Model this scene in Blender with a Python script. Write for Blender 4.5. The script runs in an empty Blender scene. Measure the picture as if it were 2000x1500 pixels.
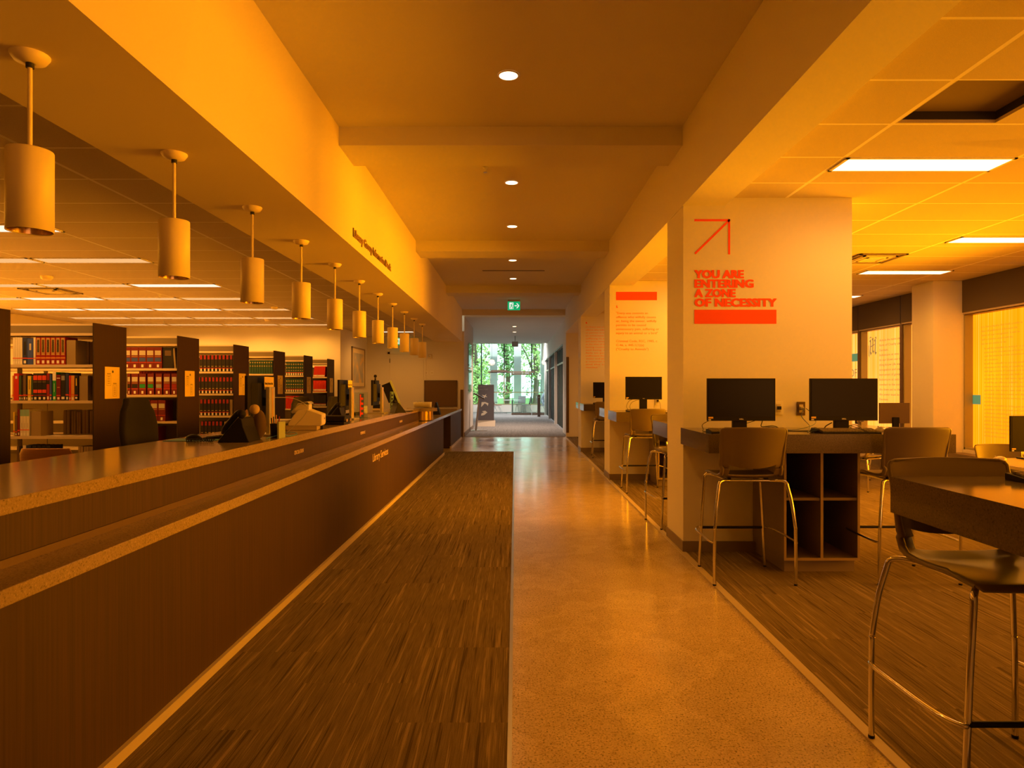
# light levels
WSTR = 1.05; LTROF_R = 5.0; LTROF_L = 0.9; LDOWN = 60.0; LFILL = 75.0; LFILLN = 0.03; LLOUNGE = 220.0; LHALL = 7.0; LSKY = 2.9; LSUN = 2.5; EXPO = 0.15
LLEFT = 210.0; LBACK = 75.0; LSPR = 52.0; LSPL = 50.0; LFILL2 = 160.0; LNAR = 160.0
import bpy, math, random
from mathutils import Vector, Matrix, Euler
random.seed(7)
SC = bpy.context.scene
COL = SC.collection
PI = math.pi
CH = 1.4          # camera height
def px(x, y, Y):  # photograph pixel at depth Y -> world point (used to read sizes off the photo)
    return ((x-1006)*Y/1300, CH-(y-757)*Y/1300)

# ------------------------------------------------------------------ materials
_M = {}
def mat(name, base=(0.8,0.8,0.8), rough=0.6, metal=0.0, emit=None, estr=1.0, spec=0.5, coat=0.0, alpha=None):
    if name in _M: return _M[name]
    m = bpy.data.materials.new(name); m.use_nodes = True
    b = m.node_tree.nodes['Principled BSDF']
    b.inputs['Base Color'].default_value = (*base, 1)
    b.inputs['Roughness'].default_value = rough
    b.inputs['Metallic'].default_value = metal
    b.inputs['Specular IOR Level'].default_value = spec
    b.inputs['Coat Weight'].default_value = coat
    if emit:
        b.inputs['Emission Color'].default_value = (*emit, 1)
        b.inputs['Emission Strength'].default_value = estr
    _M[name] = m
    return m
def nt(m): return m.node_tree.nodes, m.node_tree.links
def coords(m, scale=(1,1,1), obj=True):
    n, l = nt(m)
    tc = n.new('ShaderNodeTexCoord'); mp = n.new('ShaderNodeMapping')
    mp.inputs['Scale'].default_value = scale
    l.new(tc.outputs['Object'], mp.inputs['Vector'])
    return mp.outputs['Vector']
def ramp(m, fac, stops):
    n, l = nt(m)
    r = n.new('ShaderNodeValToRGB'); l.new(fac, r.inputs['Fac'])
    cr = r.color_ramp
    while len(cr.elements) < len(stops): cr.elements.new(0.5)
    for e, (p, c) in zip(cr.elements, stops):
        e.position = p; e.color = (*c, 1) if len(c) == 3 else c
    return r.outputs['Color']
def noise(m, vec, scale=5, detail=2, rough=0.5):
    n, l = nt(m)
    t = n.new('ShaderNodeTexNoise'); t.inputs['Scale'].default_value = scale
    t.inputs['Detail'].default_value = detail; t.inputs['Roughness'].default_value = rough
    l.new(vec, t.inputs['Vector'])
    return t.outputs['Fac']
def bump(m, fac, strength=0.2, dist=0.01):
    n, l = nt(m)
    b = n.new('ShaderNodeBump'); b.inputs['Strength'].default_value = strength
    b.inputs['Distance'].default_value = dist
    l.new(fac, b.inputs['Height']); l.new(b.outputs['Normal'], n['Principled BSDF'].inputs['Normal'])
def setcol(m, out):
    n, l = nt(m); l.new(out, n['Principled BSDF'].inputs['Base Color'])
def mixc(m, fac, a, b, mode='MIX'):
    n, l = nt(m)
    x = n.new('ShaderNodeMix'); x.data_type = 'RGBA'; x.blend_type = mode
    for s, v in (('Factor', fac),):
        if isinstance(v, (int, float)): x.inputs[0].default_value = v
        else: l.new(v, x.inputs[0])
    for i, v in ((6, a), (7, b)):
        if isinstance(v, tuple): x.inputs[i].default_value = (*v, 1)
        else: l.new(v, x.inputs[i])
    return x.outputs[2]
def math_(m, op, a, b=None):
    n, l = nt(m)
    x = n.new('ShaderNodeMath'); x.operation = op
    for i, v in ((0, a), (1, b)):
        if v is None: continue
        if isinstance(v, (int, float)): x.inputs[i].default_value = v
        else: l.new(v, x.inputs[i])
    return x.outputs[0]

def paint(name, c, rough=0.7):
    m = mat(name, c, rough, spec=0.25)
    v = coords(m); f = noise(m, v, 60, 2)
    bump(m, f, 0.05, 0.002)
    f2 = noise(m, v, 0.7, 2)
    setcol(m, ramp(m, f2, [(0.3, tuple(x*0.96 for x in c)), (0.7, c)]))
    return m
M_wall = paint('white_wall_paint', (0.80, 0.77, 0.72))
M_soffit = paint('cream_soffit_paint', (0.85, 0.74, 0.50))
M_ceil = paint('flat_ceiling_paint', (0.72, 0.68, 0.60), 0.85)
M_hall = paint('grey_white_hall_paint', (0.74, 0.69, 0.64))
M_base = mat('brown_rubber_baseboard', (0.22, 0.17, 0.13), 0.5)
M_trimw = mat('pale_wood_strip', (0.50, 0.42, 0.30), 0.45)
M_metal = mat('brushed_aluminium', (0.62, 0.62, 0.62), 0.32, 1.0)
M_chrome = mat('chrome', (0.78, 0.77, 0.76), 0.12, 1.0)
M_darkmetal = mat('black_metal', (0.02, 0.02, 0.022), 0.4)
M_black = mat('black_plastic', (0.009, 0.008, 0.008), 0.5, spec=0.22)
M_blacksoft = mat('black_fabric', (0.03, 0.027, 0.025), 0.85)
M_white = mat('white_enamel', (0.82, 0.80, 0.76), 0.4)
M_paper = mat('white_paper', (0.82, 0.80, 0.75), 0.8)
M_beige = mat('beige_plastic', (0.62, 0.54, 0.40), 0.45)
M_bronze = mat('bronze_frame', (0.14, 0.09, 0.06), 0.4, 0.3)
M_woodframe = mat('oiled_wood_frame', (0.34, 0.30, 0.14), 0.6)
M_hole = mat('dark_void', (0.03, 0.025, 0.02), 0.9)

def tile_mat(name, x0, pitchx, y0, pitchy, c):
    m = mat(name, c, 0.9, spec=0.1)
    n, l = nt(m)
    tc = n.new('ShaderNodeTexCoord'); sp = n.new('ShaderNodeSeparateXYZ')
    l.new(tc.outputs['Object'], sp.inputs[0])
    def line(o, off, pitch, w):
        a = math_(m, 'SUBTRACT', o, off - w/2); a = math_(m, 'DIVIDE', a, pitch)
        a = math_(m, 'FRACT', a); return math_(m, 'LESS_THAN', a, w/pitch)
    lx = line(sp.outputs['X'], x0, pitchx, 0.028); ly = line(sp.outputs['Y'], y0, pitchy, 0.020)
    f = math_(m, 'MAXIMUM', lx, ly)
    v = tc.outputs['Object']
    sp1 = noise(m, v, 260, 2)
    body = ramp(m, sp1, [(0.35, tuple(x*0.88 for x in c)), (0.62, c)])
    setcol(m, mixc(m, f, body, (0.95, 0.92, 0.84)))
    bump(m, mixc(m, f, sp1, (1.0, 1.0, 1.0)), 0.25, 0.004)
    return m
M_tileR = tile_mat('acoustic_tiles_right', 2.31, 1.22, 5.84, 0.586, (0.70, 0.62, 0.50))
M_tileL = tile_mat('acoustic_tiles_left', -2.94, 1.26, 5.80, 0.60, (0.70, 0.62, 0.50))

# polished concrete
M_conc = mat('polished_concrete', (0.4, 0.36, 0.3), 0.16, spec=0.55)
v = coords(M_conc)
a = noise(M_conc, v, 1.1, 4, 0.6); b = noise(M_conc, v, 110, 2, 0.75); c = noise(M_conc, v, 38, 3, 0.8)
big = ramp(M_conc, a, [(0.28, (0.42, 0.33, 0.21)), (0.47, (0.62, 0.50, 0.33)), (0.5, (0.54, 0.43, 0.28)), (0.72, (0.66, 0.53, 0.35))])
sp_ = ramp(M_conc, b, [(0.34, (0.18, 0.18, 0.18)), (0.45, (1, 1, 1)), (0.58, (1, 1, 1)), (0.70, (1.5, 1.4, 1.3))])
sp2 = ramp(M_conc, c, [(0.33, (0.62, 0.6, 0.58)), (0.45, (1, 1, 1))])
setcol(M_conc, mixc(M_conc, 0.85, mixc(M_conc, 1.0, big, sp_, 'MULTIPLY'), sp2, 'MULTIPLY'))
nn, ll = nt(M_conc)
rr = ramp(M_conc, a, [(0.3, (0.12, 0.12, 0.12)), (0.7, (0.24, 0.24, 0.24))]); ll.new(rr, nn['Principled BSDF'].inputs['Roughness'])

def carpet_mat(name, cols, tile=0.5, freq=62):
    m = mat(name, cols[0], 0.95, spec=0.05)
    n, l = nt(m)
    tc = n.new('ShaderNodeTexCoord'); sp = n.new('ShaderNodeSeparateXYZ')
    l.new(tc.outputs['Object'], sp.inputs[0])
    # staggered plank rows : offset along Y per column of X
    ci = math_(m, 'FLOOR', math_(m, 'DIVIDE', sp.outputs['X'], tile))
    yo = math_(m, 'ADD', sp.outputs['Y'], math_(m, 'MULTIPLY', ci, 0.37))
    ri = math_(m, 'FLOOR', math_(m, 'DIVIDE', yo, tile*1.6))
    cb = n.new('ShaderNodeCombineXYZ')
    l.new(math_(m, 'ADD', math_(m, 'MULTIPLY', sp.outputs['X'], freq), math_(m, 'MULTIPLY', ri, 7.3)), cb.inputs[0])
    l.new(math_(m, 'MULTIPLY', sp.outputs['Y'], 1.0), cb.inputs[1])
    l.new(math_(m, 'MULTIPLY', ri, 3.1), cb.inputs[2])
    f = noise(m, cb.outputs[0], 1.0, 3, 0.75)
    f3 = noise(m, tc.outputs['Object'], 320, 2, 0.6)
    col = ramp(m, f, [(0.37, cols[0]), (0.46, cols[1]), (0.54, cols[2]), (0.64, cols[3])])
    g = ramp(m, f3, [(0.3, (0.6, 0.6, 0.6)), (0.7, (1.15, 1.15, 1.15))])
    setcol(m, mixc(m, 0.8, col, g, 'MULTIPLY'))
    bump(m, f3, 0.5, 0.004)
    return m
M_carpet = carpet_mat('striped_brown_carpet', [(0.10,0.075,0.04),(0.24,0.182,0.10),(0.16,0.122,0.068),(0.35,0.265,0.135)])
M_carpetg = carpet_mat('striped_grey_carpet', [(0.17,0.16,0.16),(0.30,0.29,0.29),(0.22,0.21,0.21),(0.38,0.36,0.35)])

def wood_mat(name, c1, c2, axis='Y', rough=0.35):
    m = mat(name, c1, rough, spec=0.4)
    s = {'Y': (1, 60, 0.8), 'X': (60, 1, 0.8), 'H': (3, 3, 40)}[axis]
    v = coords(m, s)
    f = noise(m, v, 1.5, 4, 0.6)
    setcol(m, ramp(m, f, [(0.3, c1), (0.7, c2)]))
    return m
M_woodpanel = wood_mat('dark_walnut_laminate', (0.032, 0.015, 0.006), (0.066, 0.032, 0.012), 'Y', 0.55)
M_woodend = wood_mat('dark_mahogany_panel', (0.020, 0.007, 0.004), (0.034, 0.011, 0.006), 'Y', 0.6)
M_oak = wood_mat('honey_wood', (0.42, 0.20, 0.07), (0.50, 0.26, 0.10), 'H', 0.4)
def stone_mat(name, c, rough, dark=0.45, lite=1.45):
    m = mat(name, c, rough, spec=0.5)
    v = coords(m)
    f = noise(m, v, 140, 2, 0.7)
    setcol(m, ramp(m, f, [(0.30, tuple(x*dark for x in c)), (0.44, c), (0.58, c), (0.70, tuple(x*lite for x in c))]))
    return m
M_stone = stone_mat('speckled_brown_quartz', (0.30, 0.225, 0.14), 0.14)
M_stonedk = stone_mat('speckled_desk_quartz', (0.125, 0.10, 0.065), 0.12)
M_lam = mat('taupe_laminate', (0.20, 0.155, 0.11), 0.5)
M_lamedge = mat('taupe_edge_banding', (0.33, 0.25, 0.15), 0.45)
M_shell = mat('taupe_polypropylene', (0.165, 0.128, 0.08), 0.38, spec=0.45)
M_shelfm = mat('cream_steel_shelf', (0.66, 0.56, 0.40), 0.4)
M_shelfdk = mat('olive_brown_steel', (0.20, 0.16, 0.09), 0.6)
M_orange = mat('orange_red_vinyl', (0.95, 0.10, 0.012), 0.6, spec=0.2)
M_orangel = mat('light_orange_vinyl', (0.92, 0.30, 0.03), 0.6, spec=0.2)
M_gold = mat('amber_sign_paper', (0.66, 0.50, 0.17), 0.7)
M_ink = mat('dark_ink', (0.04, 0.03, 0.025), 0.7)
M_screen = mat('black_glass_screen', (0.006, 0.005, 0.005), 0.3, spec=0.2)
M_silver = mat('silver_plastic', (0.55, 0.52, 0.46), 0.35, 0.6)
M_cream = mat('cream_pendant_enamel', (0.94, 0.80, 0.42), 0.45)
M_lens = mat('brass_reflector', (0.5, 0.33, 0.22), 0.2, 1.0)

def glass_mat(name, tint=(0.9, 1.0, 0.96), refl=0.05):
    m = bpy.data.materials.new(name); m.use_nodes = True
    n, l = nt(m); n.remove(n['Principled BSDF'])
    t = n.new('ShaderNodeBsdfTransparent'); t.inputs[0].default_value = (*tint, 1)
    g = n.new('ShaderNodeBsdfGlossy'); g.inputs['Roughness'].default_value = 0.02
    x = n.new('ShaderNodeMixShader'); x.inputs[0].default_value = refl
    l.new(t.outputs[0], x.inputs[1]); l.new(g.outputs[0], x.inputs[2])
    l.new(x.outputs[0], n['Material Output'].inputs[0])
    return m
M_glass = glass_mat('clear_window_glass')
M_glassg = glass_mat('green_edge_glass', (0.72, 0.95, 0.86), 0.15)
M_acryl = glass_mat('clear_acrylic', (0.85, 0.92, 0.95), 0.04)

def emis(name, c, s):
    m = bpy.data.materials.new(name); m.use_nodes = True
    n, l = nt(m); n.remove(n['Principled BSDF'])
    e = n.new('ShaderNodeEmission'); e.inputs[0].default_value = (*c, 1); e.inputs[1].default_value = s
    l.new(e.outputs[0], n['Material Output'].inputs[0])
    return m
# backlit amber film on the windows: fine vertical ribs of slightly different density
def film_mat(name, ca, cb, cc, s):
    m = emis(name, ca, s); n, l = nt(m)
    tc = n.new('ShaderNodeTexCoord'); mp = n.new('ShaderNodeMapping')
    mp.inputs['Scale'].default_value = (1, 38, 0.15); l.new(tc.outputs['Object'], mp.inputs[0])
    f = noise(m, mp.outputs[0], 1.0, 3, 0.7)
    mp2 = n.new('ShaderNodeMapping'); mp2.inputs['Scale'].default_value = (1, 1.1, 0.8); l.new(tc.outputs['Object'], mp2.inputs[0])
    g = noise(m, mp2.outputs[0], 1.0, 2, 0.5)
    a = ramp(m, f, [(0.35, ca), (0.55, cb), (0.70, cc)])
    gg = ramp(m, g, [(0.35, (0.85, 0.85, 0.85)), (0.65, (1.12, 1.12, 1.12))])
    l.new(mixc(m, 1.0, a, gg, 'MULTIPLY'), n['Emission'].inputs[0])
    return m

# ------------------------------------------------------------------ mesh builder
class MB:
    def __init__(s): s.v = []; s.f = []; s.m = []; s.mats = []; s.smooth = []
    def mi(s, m):
        if m not in s.mats: s.mats.append(m)
        return s.mats.index(m)
    def poly(s, pts, m, sm=False):
        i = len(s.v); s.v += [tuple(p) for p in pts]; s.f.append(tuple(range(i, i+len(pts)))); s.m.append(s.mi(m)); s.smooth.append(sm)
    def faces(s, pts, fs, m, sm=False):
        i = len(s.v); s.v += [tuple(p) for p in pts]; k = s.mi(m)
        for f in fs: s.f.append(tuple(i+j for j in f)); s.m.append(k); s.smooth.append(sm)
    def box(s, x0, x1, y0, y1, z0, z1, m, M=None):
        p = [(x0,y0,z0),(x1,y0,z0),(x1,y1,z0),(x0,y1,z0),(x0,y0,z1),(x1,y0,z1),(x1,y1,z1),(x0,y1,z1)]
        if M is not None: p = [tuple(M @ Vector(q)) for q in p]
        s.faces(p, [(0,3,2,1),(4,5,6,7),(0,1,5,4),(1,2,6,5),(2,3,7,6),(3,0,4,7)], m); return s
    def prism(s, pts, z0, z1, m, M=None):
        n = len(pts)
        p = [(x,y,z0) for x,y in pts] + [(x,y,z1) for x,y in pts]
        if M is not None: p = [tuple(M @ Vector(q)) for q in p]
        s.faces(p, [tuple(range(n))[::-1], tuple(range(n,2*n))] + [(i,(i+1)%n,n+(i+1)%n,n+i) for i in range(n)], m); return s
    def lathe(s, prof, m, c=(0,0,0), n=24, M=None, cap=True, sm=True):
        p = []
        for r, z in prof:
            for k in range(n):
                a = 2*PI*k/n; p.append((c[0]+r*math.cos(a), c[1]+r*math.sin(a), c[2]+z))
        if M is not None: p = [tuple(M @ Vector(q)) for q in p]
        fs = []
        for i in range(len(prof)-1):
            for k in range(n):
                k2 = (k+1) % n; fs.append((i*n+k, i*n+k2, (i+1)*n+k2, (i+1)*n+k))
        s.faces(p, fs, m, sm)
        if cap:
            s.poly([p[k] for k in range(n)][::-1], m); s.poly([p[(len(prof)-1)*n+k] for k in range(n)], m)
        return s
    def cyl(s, r, z0, z1, m, c=(0,0), n=24, M=None):
        return s.lathe([(r,z0),(r,z1)], m, (c[0],c[1],0), n, M)
    def tube(s, pts, r, m, n=8, closed=False, ends=True):
        P = [Vector(p) for p in pts]; ring = []; N = len(P)
        up = Vector((0,0,1)); prevx = None
        for i in range(N):
            if closed: t = (P[(i+1)%N]-P[i-1])
            else: t = P[min(i+1,N-1)]-P[max(i-1,0)]
            t.normalize()
            if prevx is None:
                a = up if abs(t.dot(up)) < 0.9 else Vector((1,0,0))
                x = t.cross(a).normalized()
            else:
                x = (prevx - t*prevx.dot(t)).normalized()
            prevx = x; y = t.cross(x)
            rr = r[i] if isinstance(r, (list, tuple)) else r
            ring.append([P[i]+x*math.cos(2*PI*k/n)*rr+y*math.sin(2*PI*k/n)*rr for k in range(n)])
        pts2 = [tuple(q) for g in ring for q in g]; fs = []
        for i in range(N if closed else N-1):
            j = (i+1) % N
            for k in range(n): fs.append((i*n+k, i*n+(k+1)%n, j*n+(k+1)%n, j*n+k))
        s.faces(pts2, fs, m, True)
        if ends and not closed:
            s.poly(pts2[:n][::-1], m); s.poly(pts2[-n:], m)
        return s
    def ball(s, c, r, m, n=16, k=10, sc=(1,1,1), M=None):
        prof = [(math.sin(PI*i/k), -math.cos(PI*i/k)) for i in range(k+1)]
        p = []
        for a, z in prof:
            for j in range(n):
                t = 2*PI*j/n; p.append((c[0]+r*sc[0]*a*math.cos(t), c[1]+r*sc[1]*a*math.sin(t), c[2]+r*sc[2]*z))
        if M is not None: p = [tuple(M @ Vector(q)) for q in p]
        fs = [(i*n+j, i*n+(j+1)%n, (i+1)*n+(j+1)%n, (i+1)*n+j) for i in range(k) for j in range(n)]
        s.faces(p, fs, m, True); return s
    def grid(s, P, m, hole=None, sm=True):
        R = len(P); Cn = len(P[0]); p = [tuple(q) for r in P for q in r]
        fs = [(i*Cn+j, i*Cn+j+1, (i+1)*Cn+j+1, (i+1)*Cn+j) for i in range(R-1) for j in range(Cn-1) if not (hole and hole(i,j))]
        s.faces(p, fs, m, sm); return s
    def build(s, name, parent=None, loc=None, bevel=0, solid=0, label=None):
        me = bpy.data.meshes.new(name)
        me.from_pydata(s.v, [], s.f)
        for m in s.mats: me.materials.append(m)
        for p, k, sm in zip(me.polygons, s.m, s.smooth): p.material_index = k; p.use_smooth = sm
        me.update()
        o = bpy.data.objects.new(name, me); COL.objects.link(o)
        if parent is not None: o.parent = parent
        if loc is not None: o.location = loc
        if solid:
            md = o.modifiers.new('thickness', 'SOLIDIFY'); md.thickness = solid; md.offset = 0
        if bevel:
            md = o.modifiers.new('bevel', 'BEVEL'); md.width = bevel; md.segments = 2; md.limit_method = 'ANGLE'
        if label: o['label'] = label
        return o
def B(name, x0, x1, y0, y1, z0, z1, m, parent=None, bevel=0, label=None):
    return MB().box(x0,x1,y0,y1,z0,z1,m).build(name, parent, bevel=bevel, label=label)
def tag(o, label, cat, group=None, kind=None):
    o['label'] = label; o['category'] = cat
    if group: o['group'] = group
    if kind: o['kind'] = kind
    return o
def thing(name, label, cat, loc=(0,0,0), rz=0, group=None, kind=None):
    o = bpy.data.objects.new(name, None); COL.objects.link(o)
    o.location = loc; o.rotation_euler = (0,0,rz); o.empty_display_size = 0.1
    return tag(o, label, cat, group, kind)
def struct(o, label, cat='wall'): return tag(o, label, cat, None, 'structure')
def kids(o): return [c for c in bpy.data.objects if c.parent == o]
def dup(root, loc, rz, label, group=None):
    r = root.copy(); COL.objects.link(r); r.location = loc; r.rotation_euler = (0,0,rz); r['label'] = label
    if group: r['group'] = group
    def rec(src, dst):
        for ch in kids(src):
            c = ch.copy(); COL.objects.link(c); c.parent = dst; rec(ch, c)
    rec(root, r); return r
def smoothpath(pts, n=5):
    P = [Vector(p) for p in pts]; out = []
    for i in range(len(P)-1):
        p0 = P[max(i-1,0)]; p1 = P[i]; p2 = P[i+1]; p3 = P[min(i+2,len(P)-1)]
        for k in range(n):
            t = k/n
            out.append(0.5*((2*p1)+(p2-p0)*t+(2*p0-5*p1+4*p2-p3)*t*t+(3*p1-p0-3*p2+p3)*t**3))
    out.append(P[-1]); return out
# text: placed with its lower left corner at loc; sized to a cap height and (optionally) squeezed to a width
def text(name, s, loc, rot, cap, m, parent=None, width=None, bold=0.0, extr=0.0006, line=None, label=None):
    cu = bpy.data.curves.new(name, 'FONT'); cu.body = s
    cu.size = cap/0.70; cu.extrude = extr; cu.resolution_u = 2
    if line: cu.space_line = line/(cu.size)
    cu.materials.append(m)
    fo = bpy.data.objects.new(name+'_curve', cu)
    me = bpy.data.meshes.new_from_object(fo); bpy.data.objects.remove(fo); bpy.data.curves.remove(cu)
    me.name = name
    if bold and len(me.vertices):      # heavier strokes: the same outlines a hair apart
        vs = [v.co.copy() for v in me.vertices]; fs = [tuple(p.vertices) for p in me.polygons]; nv = len(vs); b = bold*cap
        V = []; Fc = []
        for q, (dx, dy) in enumerate(((0,0),(b,0),(-b,0),(0,b*0.5),(0,-b*0.5),(b,b*0.5),(-b,-b*0.5),(b,-b*0.5),(-b,b*0.5))):
            V += [(v.x+dx, v.y+dy, v.z+q*1e-6) for v in vs]; Fc += [tuple(i+q*nv for i in f) for f in fs]
        me.clear_geometry(); me.from_pydata(V, [], Fc); me.update()
    if len(me.materials) == 0: me.materials.append(m)
    o = bpy.data.objects.new(name, me); COL.objects.link(o)
    o.location = loc; o.rotation_euler = rot
    if parent is not None: o.parent = parent
    if width and len(me.vertices):
        xs = [v.co.x for v in me.vertices]; w = max(xs)-min(xs); x0 = min(xs)
        if w > 0:
            for v in me.vertices: v.co.x = (v.co.x-x0)*width/w
    if label: o['label'] = label
    return o
R_FRONT = (PI/2, 0, 0)         # reads left to right on a face that looks toward -Y
R_POSX = (PI/2, 0, PI/2)       # on a face that looks toward +X
R_NEGX = (PI/2, 0, -PI/2)      # on a face that looks toward -X
# ------------------------------------------------------------------ setting
Y0, YE = -3.0, 18.9
ZC, ZB, ZS, ZH, ZTR, ZTL = 3.62, 3.46, 2.70, 2.946, 3.015, 2.84
XS = -1.5
struct(B('floor', -9.8, 6.76, Y0, 38.0, -0.1, 0.0, M_conc), 'polished speckled concrete floor running down the middle of the hall', 'floor')
struct(B('floor_carpet', -1.483, -0.03, Y0, 14.5, -0.01, 0.006, M_carpet), 'striped brown carpet strip in front of the service counter', 'carpet')
struct(B('floor_carpet', 1.45, 6.76, Y0, YE, -0.01, 0.006, M_carpet), 'striped brown carpet under the computer desks', 'carpet')
struct(B('floor_carpet', -9.8, -2.40, Y0, 16.0, -0.01, 0.006, M_carpet), 'brown carpet behind the service counter under the bookshelves', 'carpet')
struct(B('floor_carpet', -5.9, 3.9, 18.86, 38.0, -0.01, 0.006, M_carpetg), 'grey striped carpet of the far hallway and lounge', 'carpet')
struct(B('trim_1', -0.03, -0.012, Y0, 14.5, -0.01, 0.008, M_metal), 'metal edging along the right edge of the carpet strip', 'trim')
struct(B('trim_2', 1.40, 1.45, Y0, YE, -0.01, 0.007, M_trimw), 'flat edging strip between concrete and the right carpet', 'trim')
struct(B('trim_3', -1.483, -0.03, 14.5, 14.515, -0.01, 0.008, M_base), 'dark edging across the far end of the carpet strip', 'trim')
# main ceiling, beams, soffits
struct(B('ceiling', XS, 1.437, Y0, YE, ZC, ZC+0.1, M_ceil), 'smooth painted ceiling above the walkway with round downlights', 'ceiling')
for i, y in enumerate((1.26, 5.66, 10.06, 14.46)):
    struct(B('ceiling_beam', XS, 1.424, y, y+0.53, ZB, ZC+0.02, M_ceil), ('shallow ceiling beam out of view over the camera','nearest shallow ceiling beam crossing the walkway','second shallow ceiling beam from the camera','third shallow ceiling beam, before the green exit sign')[i], 'beam')
struct(B('wall_soffit_left', -2.27, XS, Y0, YE, ZS, ZC+0.1, M_soffit), 'long cream dropped soffit over the service counter carrying the pendants', 'soffit')
struct(B('wall_header_right', 1.424, 1.783, Y0, YE, ZH, ZC+0.1, M_wall), 'long dropped header beam over the pillars on the right', 'beam')
struct(B('wall_header_end', XS, 1.62, YE, YE+0.5, 3.45, ZC+0.1, M_soffit), 'header over the opening to the far hallway', 'beam')
# right tile ceiling with one open panel (x 2.31..2.93, y 3.488..4.07)
hx0, hx1, hy0, hy1 = 2.33, 2.93, 3.50, 4.06
t = thing('ceiling_tiles', 'acoustic tile ceiling over the computer area with one panel missing', 'ceiling', kind='structure')
mb = MB()
for a in ((1.783, hx0, Y0, YE), (hx1, 6.90, Y0, YE), (hx0, hx1, Y0, hy0), (hx0, hx1, hy1, YE)):
    mb.box(*a, ZTR, ZTR+0.02, M_tileR)
mb.build('tile_field', t)
mb = MB(); mb.box(hx0-.1, hx1+.1, hy0-.1, hy1+.1, ZTR+0.07, ZTR+0.09, mat('dusty_deck', (0.22,0.16,0.10), 0.9))  # plain brown deck just above the opening
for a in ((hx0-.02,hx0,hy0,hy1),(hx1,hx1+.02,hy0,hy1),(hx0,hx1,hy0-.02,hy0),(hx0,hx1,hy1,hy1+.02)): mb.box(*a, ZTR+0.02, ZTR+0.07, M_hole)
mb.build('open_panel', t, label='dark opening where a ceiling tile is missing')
struct(B('ceiling_tiles', -9.8, -2.27, Y0, YE, ZTL, ZTL+0.03, M_tileL), 'acoustic tile ceiling over the bookshelves on the left', 'ceiling')
# walls
struct(B('wall_back', -9.9, 6.9, Y0-0.15, Y0, 0, 3.75, M_wall), 'wall behind the camera closing the room', 'wall')
struct(B('wall_left', -9.95, -9.8, Y0, 16.0, 0, 3.0, M_soffit), 'yellow lit side wall far left behind the bookshelves', 'wall')
struct(B('wall_rear_left', -9.9, -4.2, 16.0, 16.15, 0, 3.0, M_wall), 'cream wall behind the far row of bookshelves', 'wall')
struct(B('wall_painting', -4.35, -4.2, 16.15, YE, 0, 3.0, M_wall), 'return wall with the framed picture', 'wall')
struct(B('wall_door', -4.35, -1.45, YE, YE+0.15, 0, 3.0, M_wall), 'pinkish wall with the closed door and dark panel past the counter', 'wall')
struct(B('wall_end_right', 1.45, 6.9, YE, YE+0.15, 0, 3.6, M_wall), 'orange lit end wall behind the last pillar', 'wall')
struct(B('wall_hall_left', -1.6, -1.45, YE+0.15, 23.0, 0, 3.6, M_hall), 'grey left wall of the far hallway', 'wall')
# hallway right wall with three dark glazed bays
t = thing('wall_hall_right', 'right wall of the far hallway with tall dark glazed bays', 'wall', kind='structure')
mb = MB(); mb.box(1.5, 1.65, YE+0.15, 20.9, 0, 3.6, M_hall); mb.box(1.5, 1.65, 20.9, 38.0, 2.78, 3.95, M_hall); mb.box(1.5,1.65,33.95,34.2,0,2.8,M_hall)
for y in (25.2, 29.7): mb.box(1.5, 1.65, y, y+0.22, 0, 2.8, M_hall)
mb.build('wall_face', t)
M_dkglass = mat('dark_tinted_glazing', (0.012, 0.009, 0.007), 0.75, spec=0.1)
M_greenframe = mat('pale_green_mullion', (0.22, 0.25, 0.20), 0.5)
for a, b in ((20.9, 25.2), (25.42, 29.7), (29.92, 33.95)):
    g = B('dark_bay', 1.60, 1.62, a, b, 0.03, 2.78, M_dkglass, t)
    mb = MB(); mb.box(1.57, 1.60, a, b, 2.20, 2.26, M_greenframe)
    mb.box(1.50, 1.60, a, b, 2.74, 2.79, M_greenframe)
    for k in range(1, 4): y = a+(b-a)*k/4; mb.box(1.588, 1.6, y-0.02, y+0.02, 0.02, 2.75, M_greenframe)
    mb.build('bay_frame', t)
# lounge shell
struct(B('ceiling_hall', -6, 1.6, YE+0.5, 30.6, 3.45, 3.6, M_hall), 'white ceiling of the far hallway', 'ceiling')
struct(B('ceiling_lounge', -6, 4, 30.6, 38.1, 3.9, 4.0, M_hall), 'white ceiling of the lounge by the tall windows', 'ceiling')
struct(B('ceiling_step', -6, 1.5, 30.5, 30.62, 3.44, 3.9, M_hall), 'step where the hallway ceiling rises to the lounge', 'ceiling')
struct(B('wall_lounge_left', -6.1, -6, 23, 38.1, 0, 4.0, M_hall), 'left wall of the lounge', 'wall')
struct(B('wall_lounge_front', -6.1, -1.45, 22.9, 23.0, 0, 3.6, M_hall), 'near wall of the lounge hidden by the hallway wall', 'wall')
struct(B('wall_lounge_right', 3.9, 4.0, 33.9, 38.1, 0, 4.0, M_hall), 'right wall of the lounge', 'wall')
struct(B('wall_lounge_side', 1.5, 4.0, 33.8, 33.95, 0, 3.9, M_hall), 'near right wall of the lounge', 'wall')
# baseboards
struct(B('baseboard_end', 1.45, 6.76, YE-0.02, YE, 0, 0.11, M_wall), 'painted baseboard of the end wall', 'baseboard')
struct(B('baseboard_hall', -1.45, -1.43, YE, 23.0, 0, 0.12, M_base), 'brown baseboard of the left hallway wall', 'baseboard')
struct(B('baseboard_door_wall', -4.2, -1.5, YE-0.015, YE, 0, 0.1, M_base), 'baseboard under the door wall', 'baseboard')
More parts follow.
